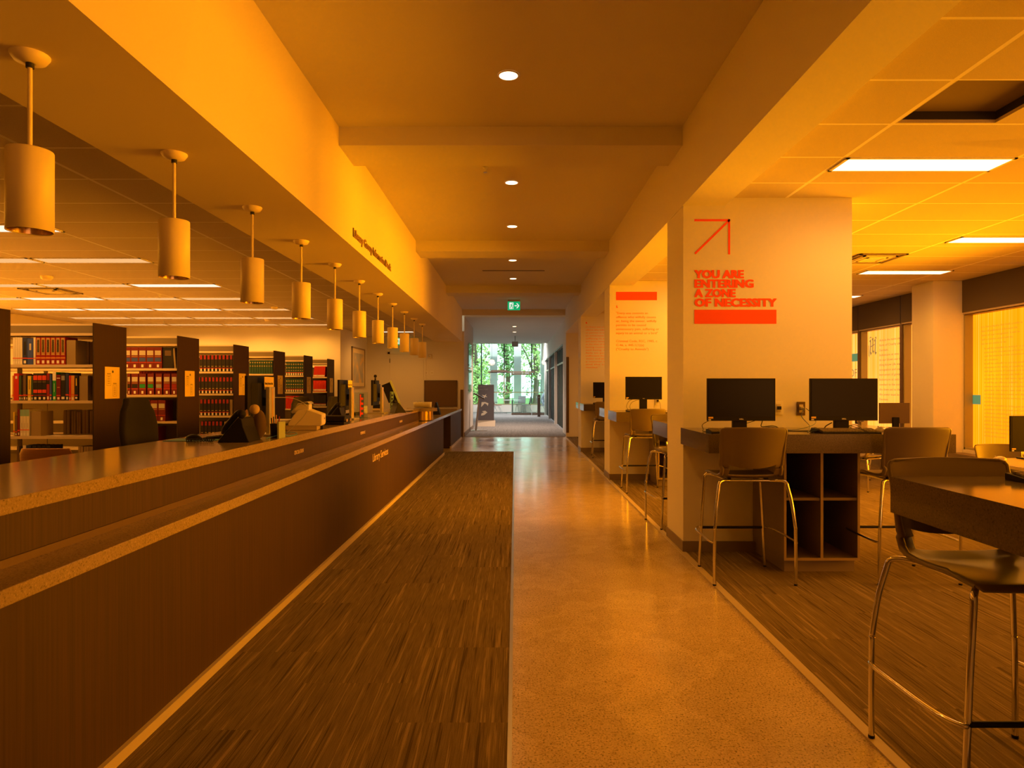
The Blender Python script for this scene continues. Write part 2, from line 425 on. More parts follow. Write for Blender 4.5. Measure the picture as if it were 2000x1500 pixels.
# corner guards
tag(B('corner_guard', 1.452, 1.53, YE-0.03, YE-0.001, 0.12, 2.27, M_bronze), 'tall brown corner guard right of the hallway opening', 'corner guard')
tag(B('corner_guard', -1.55, -1.47, YE-0.03, YE-0.001, 0.0, 1.34, M_bronze), 'short brown corner guard left of the hallway opening', 'corner guard')
# pillars
PIL = (1.26, 5.66, 10.06, 14.46)
PX0, PX1, PD = 1.43, 2.865, 0.59
pl = ('pillar just right of the camera, out of view', 'nearest white pillar with the orange arrow lettering', 'second white pillar with the orange bar and small lettering', 'third white pillar farther down the walkway')
for y, lb in zip(PIL, pl):
    mb = MB(); mb.box(PX0, PX1, y, y+PD, 0, ZTR-0.001, M_wall)
    o = thing('pillar', lb, 'pillar', kind='structure')
    mb.build('pillar_body', o)
    mb = MB(); e = 0.008
    mb.box(PX0-e, PX1+e, y-e, y, 0.006, 0.095, M_base); mb.box(PX0-e, PX0, y, y+PD, 0.006, 0.095, M_base)
    mb.box(PX1, PX1+e, y, y+PD, 0.006, 0.095, M_base); mb.box(PX0-e, PX1+e, y+PD, y+PD+e, 0.006, 0.095, M_base)
    mb.build('pillar_base', o, label='brown rubber base around the pillar')
# ------------------------------------------------------------------ lettering on pillars (vinyl, lies on the pillar)
P1 = 5.66-0.001
t = thing('wall_lettering', 'orange arrow, bold YOU ARE ENTERING A ZONE OF NECESSITY and bar on nearest pillar', 'lettering', (0,P1,0))
mb = MB(); e = 0.001
mb.box(1.524, 1.829, -e, 0, 2.814, 2.832, M_orange); mb.box(1.811, 1.829, -e, 0, 2.532, 2.832, M_orange)
mb.poly([(1.524, -e, 2.545), (1.535, -e, 2.532), (1.822, -e, 2.812), (1.811, -e, 2.826)], M_orange)
mb.build('arrow', t)
for i, (s, w) in enumerate((('YOU ARE', 0.422), ('ENTERING', 0.505), ('A ZONE', 0.352), ('OF NECESSITY', 0.70))):
    text('slogan_line', s, (1.524, -0.0012, 2.332-i*0.0805), R_FRONT, 0.066, M_orange, t, w, bold=0.09)
B('bar', 1.524, 2.222, -e, 0, 1.942, 2.062, M_orange, t)
t = thing('wall_lettering', 'orange bar with small numbered legal quotation on the second pillar', 'lettering', (0,10.06-0.001,0))
B('bar', 1.525, 2.144, -e, 0, 2.72, 2.847, M_orange, t)
text('numeral', 'I.', (1.53, -0.001, 2.606), R_FRONT, 0.036, M_orange, t, bold=0.08)
L2 = ['"Every one commits an', 'offence who wilfully causes', 'or, being the owner, wilfully', 'permits to be caused', 'unnecessary pain, suffering or', 'injury to an animal or a bird"', '', 'Criminal Code, RSC, 1985, c.', 'C-46, s. 445.1(1)(a)', '("Cruelty to Animals")']
W2 = [0.48, 0.60, 0.61, 0.45, 0.65, 0.63, 0, 0.63, 0.42, 0.49]
for i, (s, w) in enumerate(zip(L2, W2)):
    if s: text('quotation_line', s, (1.527, -0.001, 2.51-i*0.0605), R_FRONT, 0.034, M_orangel, t, w)
t = thing('wall_lettering', 'small orange numbered paragraph on the third pillar', 'lettering', (0,14.46-0.001,0))
text('numeral', 'II.', (1.535, -0.001, 2.79), R_FRONT, 0.036, M_orange, t, bold=0.08)
L3 = ['(1) Every one commits an', 'offence who wilfully causes', 'or permits to be caused', 'an unnecessary act of', 'suffering to another', 'and every owner shall be', 'at the time of the event', 'having control of the', 'said being, wilfully', 'fails to provide', 'sufficient food and', 'water and shelter in', 'a manner that is', 'and the care is', 'needed."']
for i, s in enumerate(L3):
    text('quotation_line', s, (1.535, -0.001, 2.70-i*0.0625), R_FRONT, 0.034, M_orangel, t, 0.62 if i < 14 else 0.3)
# light switch plates on pillars / outlets
def outlet(x, y, z, lab, metal=False, plug=True):
    t = thing('wall_outlet', lab, 'outlet', (x, y, z))
    B('cover_plate', -0.036, 0.036, -0.006, 0, -0.058, 0.058, M_bronze if metal else M_white, t, 0.002)
    B('socket', -0.017, 0.017, -0.009, -0.0061, -0.035, 0.035, M_beige, t)
    if plug: B('plug', -0.014, 0.014, -0.035, -0.0091, -0.012, 0.016, M_black if not metal else M_silver, t, 0.003)
outlet(px(1520,797,5.66)[0], 5.659, px(1520,797,5.66)[1], 'white wall outlet with black plug right of the left monitor')
outlet(px(1564,798,5.66)[0], 5.659, px(1564,798,5.66)[1], 'metal wall outlet with network plug left of the right monitor', True)
outlet(px(1284,783,10.06)[0], 10.059, px(1284,783,10.06)[1], 'white wall outlet with plug on the second pillar')

# ------------------------------------------------------------------ right window wall, X = 6.76
XW = 6.76
F_near = film_mat('amber_window_film_near', (1.7, 0.36, 0.001), (1.75, 0.43, 0.006), (1.8, 0.55, 0.06), WSTR)
F_far = film_mat('amber_window_film_far', (1.7, 0.44, 0.02), (1.75, 0.53, 0.07), (1.8, 0.72, 0.22), WSTR)
M_teal = mat('teal_vinyl', (0.05, 0.16, 0.10), 0.6, emit=(0.07, 0.20, 0.10), estr=0.9)  # glow put into the vinyl in place of daylight coming through it
M_wtext = mat('brown_film_lettering', (0.30, 0.16, 0.03), 0.7, emit=(0.55, 0.26, 0.012), estr=0.8)  # this lettering and the next glow to imitate the backlit pane
M_wtext2 = mat('olive_film_lettering', (0.03, 0.03, 0.02), 0.8, emit=(0.30, 0.17, 0.04), estr=1.0)
t = thing('wall_right', 'wall with the amber window band along the right side', 'wall', kind='structure')
mb = MB(); mb.box(XW, XW+0.3, Y0, YE, 0, 0.47, M_wall); mb.box(XW, XW+0.3, Y0, YE, ZTR, 3.75, M_wall)
mb.build('wall_face', t)
B('radiator_cover', XW-0.22, XW, Y0, YE, 0.006, 0.42, M_lam, t, label='low taupe ledge below the windows')
cols = (1.26, 5.66, 10.06, 14.46)
for i, y in enumerate(cols):
    o = B('window_column', 6.32, XW+0.3, y, y+0.54, 0, ZTR-0.002, M_wall)
    struct(o, ('pale column by the windows beside the camera', 'pale column by the windows next to the nearest desks, out of view', 'yellow lit column between the two lettered windows', 'column by the far windows hidden behind the nearest pillar')[i], 'column')
bays = [(-3.0, 1.26), (1.80, 5.66), (6.20, 10.06), (10.60, 14.46), (15.0, 18.9)]
LEFT_TXT = ['Article the name and mark of', 'form of Cruelty under act', 'Decreture.', '   Indenture at one set', 'to our blown out to our', 'thing know Life was over', 'occupation and contract', 'instrument of government.', '   Indenture at sets the', 'conduct to the constitution', 'the down and to the empire', 'the power must be requisite', 'Decreture.', '   Indenture at one set', 'instrument of conduct']
NEAR1 = ['it is the company that both cruelty is', 'done of publication of because the', 'forms of our recognition. It will be', 'held in common accord with the', 'and we are unable to the']
NEAR2 = ['   It will be unlawful to wring it or pain them', 'purposes for the purpose of food it comes with', 'and the interests of one commission of law', 'or condition.', '   It will be unlawful to use any painful means', 'consume in the series, or caught by book, trap', 'and appreciation of common to it will be', 'or nerve, and instrument shall in kill or pain', 'a payment for any cruel means, agony or', '   It will be an offence unlawful, to will do', 'common use in relation to a multitude by', 'governor, law, return, duel, stalk and agony', 'or mend, constant, sound, and dignity. It will', 'or which must be in the nervous, sigh, dance', 'exhibition.', '   It will be unlawful to bring pain and issue', 'population order the power and Control by', 'a likeness, physiological, phrenological, and', 'turns of human conscience, lament and', 'points of honour, demonstrate', 'under or manner, in the case', 'required to maintain the', 'order and the conduct of the', 'whole of the conduct']
wn = 0
for bi, (a, b) in enumerate(bays):
    npan = 3 if bi in (2, 3) else 3
    w = (b-a)/npan if bi != 3 else 1.445
    edges = []
    y = a
    if bi == 3: edges = [(10.60, 11.62), (11.70, 13.06), (13.14, 14.46)]
    elif bi == 2: edges = [(6.20, 7.25), (7.33, 8.60), (8.68, 10.06)]
    else:
        for k in range(3): edges.append((a+(b-a)*k/3+(0.04 if k else 0), a+(b-a)*(k+1)/3-(0.04 if k < 2 else 0)))
    for k, (ya, yb) in enumerate(edges):
        wn += 1
        vis = bi in (2, 3)
        lb = {(2,2): 'amber film window with dense small lettering and a teal square', (2,1): 'amber window nearer the camera beside the densely lettered one', (3,1): 'amber window with blackletter initial and paragraph lettering',
              (3,2): 'amber window with teal bar, half hidden by the nearest pillar', (3,0): 'narrow visible amber window left of the yellow column'}.get((bi,k), 'amber film window number %d along the right wall' % wn)
        t = thing('window_%d' % wn, lb, 'window', kind='structure')
        mb = MB()
        mb.box(XW+0.02, XW+0.16, yb-0.03, yb, 0.47, 2.53, M_woodframe); mb.box(XW+0.02, XW+0.16, ya, ya+0.03, 0.47, 2.53, M_woodframe)
        mb.box(XW+0.02, XW+0.16, ya, yb, 0.47, 0.50, M_woodframe); mb.box(XW+0.02, XW+0.16, ya, yb, 2.49, 2.53, M_bronze)
        mb.build('window_frame', t)
        B('pane', XW+0.14, XW+0.15, ya+0.03, yb-0.03, 0.50, 2.49, F_near if bi <= 2 else F_far, t)
        xg = XW+0.138
        if (bi, k) == (3, 1):
            mb = MB(); xi = xg-0.0005
            def iq(pts): mb.poly([(xi, 12.97-a, 2.02+b) for a, b in pts], M_wtext2)
            for k2, (h0, h1) in enumerate(((0.02, 0.30), (0.05, 0.33), (0.02, 0.30))):
                a0 = 0.03+0.085*k2
                iq([(a0, h0+0.03), (a0+0.03, h0), (a0+0.045, h1-0.03), (a0+0.012, h1)]); iq([(a0-0.02, h1-0.02), (a0+0.02, h1+0.02), (a0+0.05, h1-0.01), (a0+0.02, h1-0.05)])
                iq([(a0, h0+0.03), (a0+0.03, h0-0.02), (a0+0.075, h0+0.03), (a0+0.03, h0+0.05)])
            iq([(0.0, 0.33), (0.05, 0.37), (0.12, 0.34), (0.06, 0.345)]); iq([(0.20, 0.33), (0.25, 0.36), (0.27, 0.30), (0.24, 0.32)])
            iq([(0.06, 0.18), (0.20, 0.22), (0.20, 0.20), (0.06, 0.16)]); iq([(-0.01, 0.0), (0.02, -0.04), (0.0, 0.2), (-0.02, 0.2)])
            mb.build('initial', t)
            for i, s in enumerate(LEFT_TXT):
                text('lettering', s, (xg, 12.60, 2.27-i*0.0925), R_NEGX, 0.045, M_wtext2, t, 0.24+0.027*len(s.strip()) if len(s) > 12 else 0.30)
        if (bi, k) == (3, 2):
            B('teal_bar', xg-0.001, xg, 13.2, 13.9, 1.93, 2.09, M_teal, t)
            text('lettering', 'OF', (xg, 13.72, 1.62), R_NEGX, 0.16, M_wtext2, t); text('lettering', 'CRIME', (xg, 14.0, 1.40), R_NEGX, 0.16, M_wtext2, t, 0.72)
        if (bi, k) == (2, 2):
            B('teal_square', xg-0.001, xg, 9.86, 10.03, 1.15, 1.29, M_teal, t)
            for i, s in enumerate(NEAR1):
                text('lettering', s, (xg, 9.85, 2.28-i*0.062), R_NEGX, 0.030, M_wtext, t, 0.021*len(s.strip()))
            for i, s in enumerate(NEAR2):
                text('lettering', s, (xg, 9.78, 1.96-i*0.0555), R_NEGX, 0.028, M_wtext, t, 0.0215*len(s.strip()))
        if (bi, k) == (2, 1):
            B('teal_square', xg-0.001, xg, 8.38, 8.55, 2.15, 2.38, M_teal, t)
    # mullion posts and shade boxes
    for k in range(2):
        ya = edges[k][1]; yb = edges[k+1][0]
        wn2 = B('trim_%d' % (10+bi*2+k), XW, XW+0.16, ya, yb, 0.47, 2.55, M_bronze)
        struct(wn2, 'bronze mullion post %d along the right window wall' % (bi*2+k+1), 'mullion')
    for k, (ya, yb) in enumerate(edges):
        y1 = yb+0.04 if k < 2 else yb; y0 = ya-0.04 if k else ya
        t = thing('roller_shade', {(2,2): 'dark roller shade box above the densely lettered window', (2,1): 'dark shade box above the window nearest the camera', (3,0): 'short dark shade box just left of the yellow column', (3,1): 'dark shade box above the blackletter window', (3,2): 'dark shade box at the edge of the nearest pillar'}.get((bi,k), 'dark shade box number %d of the right windows' % (bi*3+k+1)), 'window shade', group='shade boxes above the right windows')
        B('shade_box', XW-0.01, XW+0.12, y0+0.012, y1-0.012, 2.53, ZTR-0.002, mat('dark_shade_fabric', (0.10, 0.075, 0.05), 0.8), t)
        B('bottom_rail', XW-0.004, XW+0.03, y0+0.02, y1-0.02, 2.505, 2.53, M_trimw, t)

# ------------------------------------------------------------------ lamps
E_trofR = emis('fluorescent_diffuser_bright', (1.0, 0.58, 0.26), LTROF_R)
E_trofLc = emis('fluorescent_diffuser_white', (1.0, 0.80, 0.60), LTROF_L*1.3)
E_trofLw = emis('fluorescent_diffuser_warm', (1.0, 0.52, 0.20), LTROF_L)
def troffer(x0, x1, y0, y1, z, em, lab, group):
    t = thing('ceiling_light', lab, 'ceiling light', ((x0+x1)/2, (y0+y1)/2, z), group=group)
    a, b = (x1-x0)/2, (y1-y0)/2; f = 0.022
    mb = MB()
    for q in ((-a,a,-b,-b+f),(-a,a,b-f,b),(-a,-a+f,-b,b),(a-f,a,-b,b)): mb.box(*q, -0.008, -0.0005, M_white)
    mb.build('frame', t)
    B('diffuser', -a+f, a-f, -b+f, b-f, -0.005, -0.002, em, t)
    right = x0 > 0
    L = bpy.data.lights.new('tube_lamp', 'SPOT'); L.energy = (LSPR*(0.6 if y0 < 5 else 1.0)) if right else LSPL; L.color = (1.0, 0.37, 0.02) if right else (1.0, 0.39, 0.045); L.spot_size = 2.95; L.spot_blend = 0.6; L.shadow_soft_size = 0.012
    o = bpy.data.objects.new('tube_lamp', L); COL.objects.link(o); o.parent = t; o.location = (0, 0, -0.02)
gR = 'recessed light panels over the computer area'
for x0, x1, y0, y1, lb in ((2.33, 3.53, 4.67, 4.96, 'largest bright ceiling light panel, nearest on the right'), (4.78, 5.98, 7.12, 7.41, 'bright ceiling light panel cut by the right edge of the photo'),
    (4.85, 6.05, 9.17, 9.46, 'bright ceiling light panel above the yellow column'), (4.9, 6.1, 11.66, 11.95, 'farthest bright ceiling panel peeking past the nearest pillar'),
    (2.33, 3.53, 9.17, 9.46, 'ceiling light panel hidden behind the nearest pillar'), (2.33, 3.53, 13.5, 13.79, 'ceiling light panel hidden behind the second pillar'), (4.78, 5.98, 14.2, 14.49, 'far ceiling light panel hidden behind the pillars'),
    (4.78, 5.98, 2.4, 2.69, 'ceiling light panel out of view on the right'), (2.33, 3.53, 16.5, 16.79, 'ceiling light panel near the end wall')):
    troffer(x0, x1, y0, y1, ZTR, E_trofR, lb, gR)
rows = [5.86, 7.38, 9.22, 10.62, 12.10, 13.60, 15.06]
ordn = ['nearest', 'second', 'third', 'fourth', 'fifth', 'sixth', 'farthest']
for ri, y in enumerate(rows):
    for k in range(4):
        if ri == 0 and k > 1: continue
        x1 = -4.16-1.26*k
        cool = (ri, k) in ((0,0), (2,0), (3,2), (4,1), (4,2), (4,3))
        colr = 'bright white' if cool else 'warm pinkish'
        troffer(x1-1.22, x1, y, y+0.29, ZTL, E_trofLc if cool else E_trofLw, '%s light panel in the %s row over the bookshelves, %s from its right end' % (colr, ordn[ri], ('first','second','third','fourth')[k]), 'recessed light panels over the bookshelves')
# linear panel by the door wall
troffer(-3.5, -2.6, 17.0, 17.3, ZTL, E_trofLc, 'small bright light panel in front of the far left door', 'recessed light panels over the bookshelves')
# downlights
E_down = emis('downlight_lens', (1.0, 0.62, 0.30), 9.0)
def downlight(x, y, z, lab, power, r=0.066, colr=(1.0, 0.40, 0.04), grp='round downlights down the middle of the ceiling'):
    t = thing('downlight', lab, 'ceiling light', (x, y, z), group=grp)
    MB().lathe([(r+0.012, -0.0005), (r+0.012, -0.004), (r, -0.006), (r, -0.003)], M_white, cap=False).build('trim_ring', t)
    MB().lathe([(0.001, -0.0042), (r, -0.0042)], E_down, cap=False, sm=False).build('lens', t)
    L = bpy.data.lights.new('downlight_lamp', 'SPOT'); L.energy = power; L.color = colr; L.spot_size = 2.2; L.spot_blend = 0.8; L.shadow_soft_size = 0.06
    o = bpy.data.objects.new('downlight_lamp', L); COL.objects.link(o); o.parent = t; o.location = (0, 0, -0.03)
for i, (x, y) in enumerate(((-0.047, 4.73), (-0.038, 7.20), (-0.04, 9.16), (-0.042, 11.6), (-0.04, 13.55))):
    downlight(x, y, ZC, '%s round downlight in the walkway ceiling' % ('nearest','second','third','fourth','fifth')[i], LDOWN)
for i, y in enumerate((22.3, 24.5)):
    downlight(-0.02, y, 3.45, ('first', 'second')[i]+' small downlight in the far hallway ceiling', LDOWN*LHALL, colr=(1.0, 0.72, 0.52), grp='downlights of the far hallway')
# added amber fill lamps outside the view, standing in for window daylight
def area(name, loc, rot, sx, sy, power, colr, spread=PI):
    L = bpy.data.lights.new(name, 'AREA'); L.shape = 'RECTANGLE'; L.size = sx; L.size_y = sy; L.energy = power; L.color = colr; L.spread = spread
    o = bpy.data.objects.new(name, L); COL.objects.link(o); o.location = loc; o.rotation_euler = rot
    return o
area('window_daylight', (XW-0.03, 4.4, 1.5), (0, PI/2, 0), 1.9, 2.4, LFILL, (1.0, 0.34, 0.002), 2.3)
area('window_daylight', (XW-0.03, 7.4, 1.2), (0, PI/2, 0), 1.4, 2.2, LFILL2, (1.0, 0.33, 0.002), 2.2)
area('window_daylight', (XW-0.03, 7.4, 1.6), (0, PI/2, 0), 1.6, 2.2, LNAR, (1.0, 0.33, 0.002), 1.3)  # added narrow-beam lamp that brightens the pendants
area('window_daylight', (XW-0.03, 4.4, 1.6), (0, PI/2, 0), 1.6, 2.2, LNAR*0.5, (1.0, 0.33, 0.002), 1.2)
area('window_daylight', (XW-0.03, -0.6, 1.5), (0, PI/2, 0), 1.9, 3.2, LFILL*LFILLN, (1.0, 0.42, 0.02))
area('window_daylight', (-9.77, 8.7, 1.45), (0, -PI/2, 0), 1.9, 6.0, LLEFT, (1.0, 0.36, 0.02))  # added fill on the left wall, where no window is built
area('window_daylight', (4.2, Y0+0.03, 1.5), (PI/2, 0, 0), 4.5, 1.9, LBACK, (1.0, 0.40, 0.09))  # added fill at the rear wall, which has no window opening

# pendants
def make_pendant():
    t = thing('pendant_lamp', 'x', 'pendant lamp', (0,0,0), group='cylinder pendants over the service counter')
    MB().lathe([(0.068, 0), (0.068, -0.006), (0.055, -0.026), (0.020, -0.034)], M_cream).build('canopy', t)
    MB().cyl(0.0145, -0.052, -0.033, M_darkmetal).build('swivel', t)
    MB().cyl(0.0085, -0.378, -0.05, M_cream, n=12).build('rod', t)
    r = 0.080
    MB().lathe([(0.01,-0.372),(r-0.002,-0.374),(r,-0.378),(r,-0.690),(r-0.004,-0.690),(r-0.005,-0.62),(0.045,-0.56),(0.0,-0.56)], M_cream, n=32, cap=False).build('shade', t)
    MB().lathe([(r-0.0045,-0.686),(r-0.010,-0.64),(0.052,-0.60),(0.0,-0.585)], M_lens, n=32, cap=False).build('reflector', t)
    return t
pen = make_pendant()
od = ['nearest', 'second', 'third', 'fourth', 'fifth', 'sixth', 'seventh', 'eighth', 'ninth', 'tenth', 'farthest']
PY = [2.60+1.10*k for k in range(11)]
for i, y in enumerate(PY):
    lb = '%s cream cylinder pendant hanging over the service counter' % od[i]
    if i == 0: pen.location = (-1.895, y, ZS); pen['label'] = lb
    else: dup(pen, (-1.895, y, ZS), 0, lb)

# ------------------------------------------------------------------ ceiling fittings
def disc(name, lab, cat, x, y, z, r, h, m, group=None):
    o = MB().lathe([(r, 0), (r, -h*0.5), (r*0.7, -h), (0.001, -h)], m, cap=False).build(name, loc=(x, y, z)); return tag(o, lab, cat, group)
disc('smoke_detector', 'round smoke detector just before the third walkway downlight'.replace('third','fourth'), 'smoke detector', -0.04, 11.15, ZC, 0.06, 0.04, M_cream)
tag(B('slot_diffuser', -0.62, 0.56, 12.60, 12.66, ZC-0.004, ZC-0.0005, mat('dark_slot', (0.10,0.07,0.04), 0.7)), 'thin dark slot vent across the walkway ceiling', 'vent')
disc('smoke_detector', 'round yellow smoke detector on the left tile ceiling', 'smoke detector', -6.05, 8.6, ZTL, 0.07, 0.05, M_cream)
disc('smoke_detector', 'small smoke detector over the middle bookshelves', 'smoke detector', -5.2, 14.0, ZTL, 0.07, 0.05, M_cream)
disc('smoke_detector', 'small detector hidden between fluorescent rows near the fifth pendant', 'smoke detector', -4.3, 11.9, ZTL, 0.06, 0.04, M_cream)
def sprinkler(x, y, z, lab):
    t = thing('sprinkler_head', lab, 'sprinkler', (x, y, z))
    MB().lathe([(0.03, -0.0005), (0.03, -0.006), (0.012, -0.008), (0.010, -0.035), (0.003, -0.05)], M_white).build('body', t)
    MB().cyl(0.02, -0.055, -0.05, M_metal).build('deflector', t)
sprinkler(-5.5, 10.3, ZTL, 'sprinkler head on the left tile ceiling above the second bookcase row')
sprinkler(-0.3, 6.7, ZC, 'tiny sprinkler head left of the second walkway downlight')
sprinkler(-7.6, 14.4, ZTL, 'sprinkler head far left above the bookshelves')
def diffuser(x, y, z, lab, s=0.29):
    t = thing('air_diffuser', lab, 'air vent', (x, y, z))
    mb = MB()
    for k, q in enumerate((s, s*0.72, s*0.46)):
        f = 0.03
        zz = -0.002-0.006*k
        for a in ((-q,q,-q,-q+f),(-q,q,q-f,q),(-q,-q+f,-q,q),(q-f,q,-q,q)): mb.box(*a, zz-0.012, zz, M_lam if k == 0 else M_cream)
    mb.build('louvre_frame', t)
    B('centre_plate', -s*0.68, s*0.68, -s*0.68, s*0.68, -0.02, -0.012, mat('pale_vent_plate', (0.85,0.75,0.5), 0.4), t)
diffuser(4.45, 8.30, ZTR, 'square ceiling air diffuser beside the right light panels')
diffuser(-6.9, 9.9, ZTL, 'square air diffuser on the left tile ceiling')
diffuser(-7.2, 8.2, ZTL, 'square air diffuser near the left smoke detector')
disc('smoke_detector', 'small disc detector at the right edge of the nearest pillar', 'smoke detector', 3.62, 7.4, ZTR, 0.07, 0.04, M_cream)
# exit signs
M_exitg = mat('green_sign', (0.0, 0.35, 0.12), 0.4, emit=(0.0, 0.42, 0.14), estr=0.8)
M_exitw = mat('sign_white', (0.9, 0.95, 0.9), 0.4, emit=(0.9, 0.95, 0.9), estr=0.8)
def exitsign(x, y, ztop, w, h, lab, mount=0.05):
    t = thing('exit_sign', lab, 'exit sign', (x, y, ztop))
    B('mount', -w*0.5, w*0.5, -0.03, 0.03, -mount, -0.0005, M_trimw, t)
    B('sign_box', -w/2, w/2, -0.025, 0.025, -mount-h, -mount, M_exitg, t, 0.003)
    z0 = -mount-h
    mb = MB(); e = -0.0262
    def q(pts): mb.poly([(a*w, e, z0+b*h) for a, b in pts], M_exitw)
    # door leaf with running man cut as green shape over white
    q([(-0.37,0.12),(-0.04,0.12),(-0.04,0.88),(-0.37,0.88)])
    q([(0.06,0.44),(0.24,0.44),(0.24,0.56),(0.06,0.56)])
    q([(0.19,0.20),(0.27,0.20),(0.44,0.5),(0.27,0.80),(0.19,0.80),(0.33,0.5)])
    mb.build('arrow_and_doorway', t)
    mb = MB(); e = -0.0266
    def g(pts): mb.poly([(a*w, e, z0+b*h) for a, b in pts], M_exitg)
    g([(-0.17,0.70),(-0.11,0.70),(-0.11,0.82),(-0.17,0.82)]); g([(-0.26,0.42),(-0.19,0.38),(-0.13,0.66),(-0.2,0.68)])
    g([(-0.3,0.62),(-0.2,0.66),(-0.19,0.6),(-0.31,0.55)]); g([(-0.15,0.62),(-0.05,0.5),(-0.08,0.45),(-0.17,0.56)])
    g([(-0.26,0.44),(-0.34,0.2),(-0.30,0.17),(-0.21,0.38)]); g([(-0.2,0.4),(-0.12,0.3),(-0.16,0.14),(-0.1,0.14),(-0.06,0.33),(-0.15,0.45)])
    mb.build('running_figure', t)
exitsign(-0.03, 16.8, ZC, 0.315, 0.215, 'green running man exit sign hanging from the walkway ceiling')
exitsign(-3.21, 18.6, ZTL, 0.30, 0.20, 'green exit sign half hidden behind the far pendants')
# ------------------------------------------------------------------ service counter
ZL, ZLB, ZU, ZUB = 0.823, 0.771, 1.045, 0.993
YC0, YCU, YCE = -2.6, 11.45, 18.25
t = thing('service_counter', 'long dark walnut service counter along the left of the walkway', 'counter', (-1.5, 8, 0))
def PB(name, x0, x1, y0, y1, z0, z1, m, par, bevel=0, label=None):   # box in world numbers, parented to a thing with an offset
    o = B(name, x0-par.location.x, x1-par.location.x, y0-par.location.y, y1-par.location.y, z0-par.location.z, z1-par.location.z, m, par, bevel, label); return o
PB('lower_panel', -1.52, -1.483, YC0, 13.8, 0.05, ZLB, M_woodpanel, t)
PB('lower_panel', -1.52, -1.483, 15.3, YCE, 0.05, ZLB, M_woodpanel, t)
PB('upper_panel', -1.68, -1.64, YC0, 11.25, 0.848, ZUB, M_woodpanel, t)
PB('reveal_strip', -1.67, -1.63, YC0, 11.25, ZL, 0.850, M_bronze, t)
PB('plinth', -1.50, -1.462, YC0, 13.8, 0.006, 0.05, M_trimw, t); PB('plinth', -1.50, -1.462, 15.3, YCE, 0.0, 0.05, M_trimw, t)
PB('core', -2.30, -1.70, YC0, 11.2, 0.006, ZUB, M_woodpanel, t)
PB('core', -2.38, -1.52, 11.5, 13.8, 0.006, ZLB, M_woodpanel, t); PB('core', -2.38, -1.52, 15.3, YCE, 0.006, ZLB, M_woodpanel, t)
PB('niche_back', -2.38, -2.30, 13.8, 15.3, 0.006, ZLB, M_woodend, t)
M_let = mat('pale_metal_lettering', (0.85, 0.66, 0.42), 0.4)
yy = 8
text('lettering', 'CIRCULATION', (-1.6385+1.5, 4.94-yy, 0.90), R_POSX, 0.030, M_let, t, 0.215)
text('lettering', 'REFERENCE', (-1.6385+1.5, 7.06-yy, 0.90), R_POSX, 0.030, M_let, t, 0.22)
text('lettering', 'INFORMATION', (-1.6385+1.5, 9.45-yy, 0.90), R_POSX, 0.030, M_let, t, 0.22)
text('lettering', 'Library Services', (-1.482+1.5, 6.93-yy, 0.625), R_POSX, 0.083, M_let, t, 0.84)
tag(B('countertop', -2.38, -1.625, YC0, 11.3, ZUB, ZU, M_stone, bevel=0.003), 'upper speckled quartz top of the service counter', 'countertop')
tag(B('counter_ledge', -2.40, -1.46, 11.32, YCE, ZLB, ZL, M_stone, bevel=0.003), 'low wide speckled counter surface at the far end', 'countertop')
tag(B('counter_ledge', -1.70, -1.46, YC0, 11.315, ZLB, ZL, M_stone, bevel=0.003), 'narrow lower ledge running along the front of the counter', 'ledge')
t = thing('round_shelf', 'amber drum with round speckled top at the far end of the upper counter', 'counter drum', (-1.62, 11.60, ZL))
MB().cyl(0.19, 0.012, ZUB-ZL, mat('amber_brass_drum', (0.85, 0.55, 0.08), 0.16, 0.75), n=40).build('drum', t)
MB().cyl(0.195, 0.0, 0.012, M_darkmetal, n=40).build('base_ring', t)
MB().cyl(0.265, ZUB-ZL, ZU-ZL, M_stone, n=48).build('round_top', t)
# soffit lettering
t = thing('soffit_lettering', 'brown raised lettering on the cream soffit above the pendants', 'lettering', (XS, 6.15, 2.8))
M_slet = mat('brown_letter', (0.26, 0.15, 0.05), 0.5)
for s, y, w in (('Library', 0, 0.40), ('Group', 0.44, 0.38), ('Information', 0.86, 0.64), ('Desk', 1.53, 0.34)):
    text('word', s, (0.004, y, 0), R_POSX, 0.078, M_slet, t, w, bold=0.05, extr=0.004)

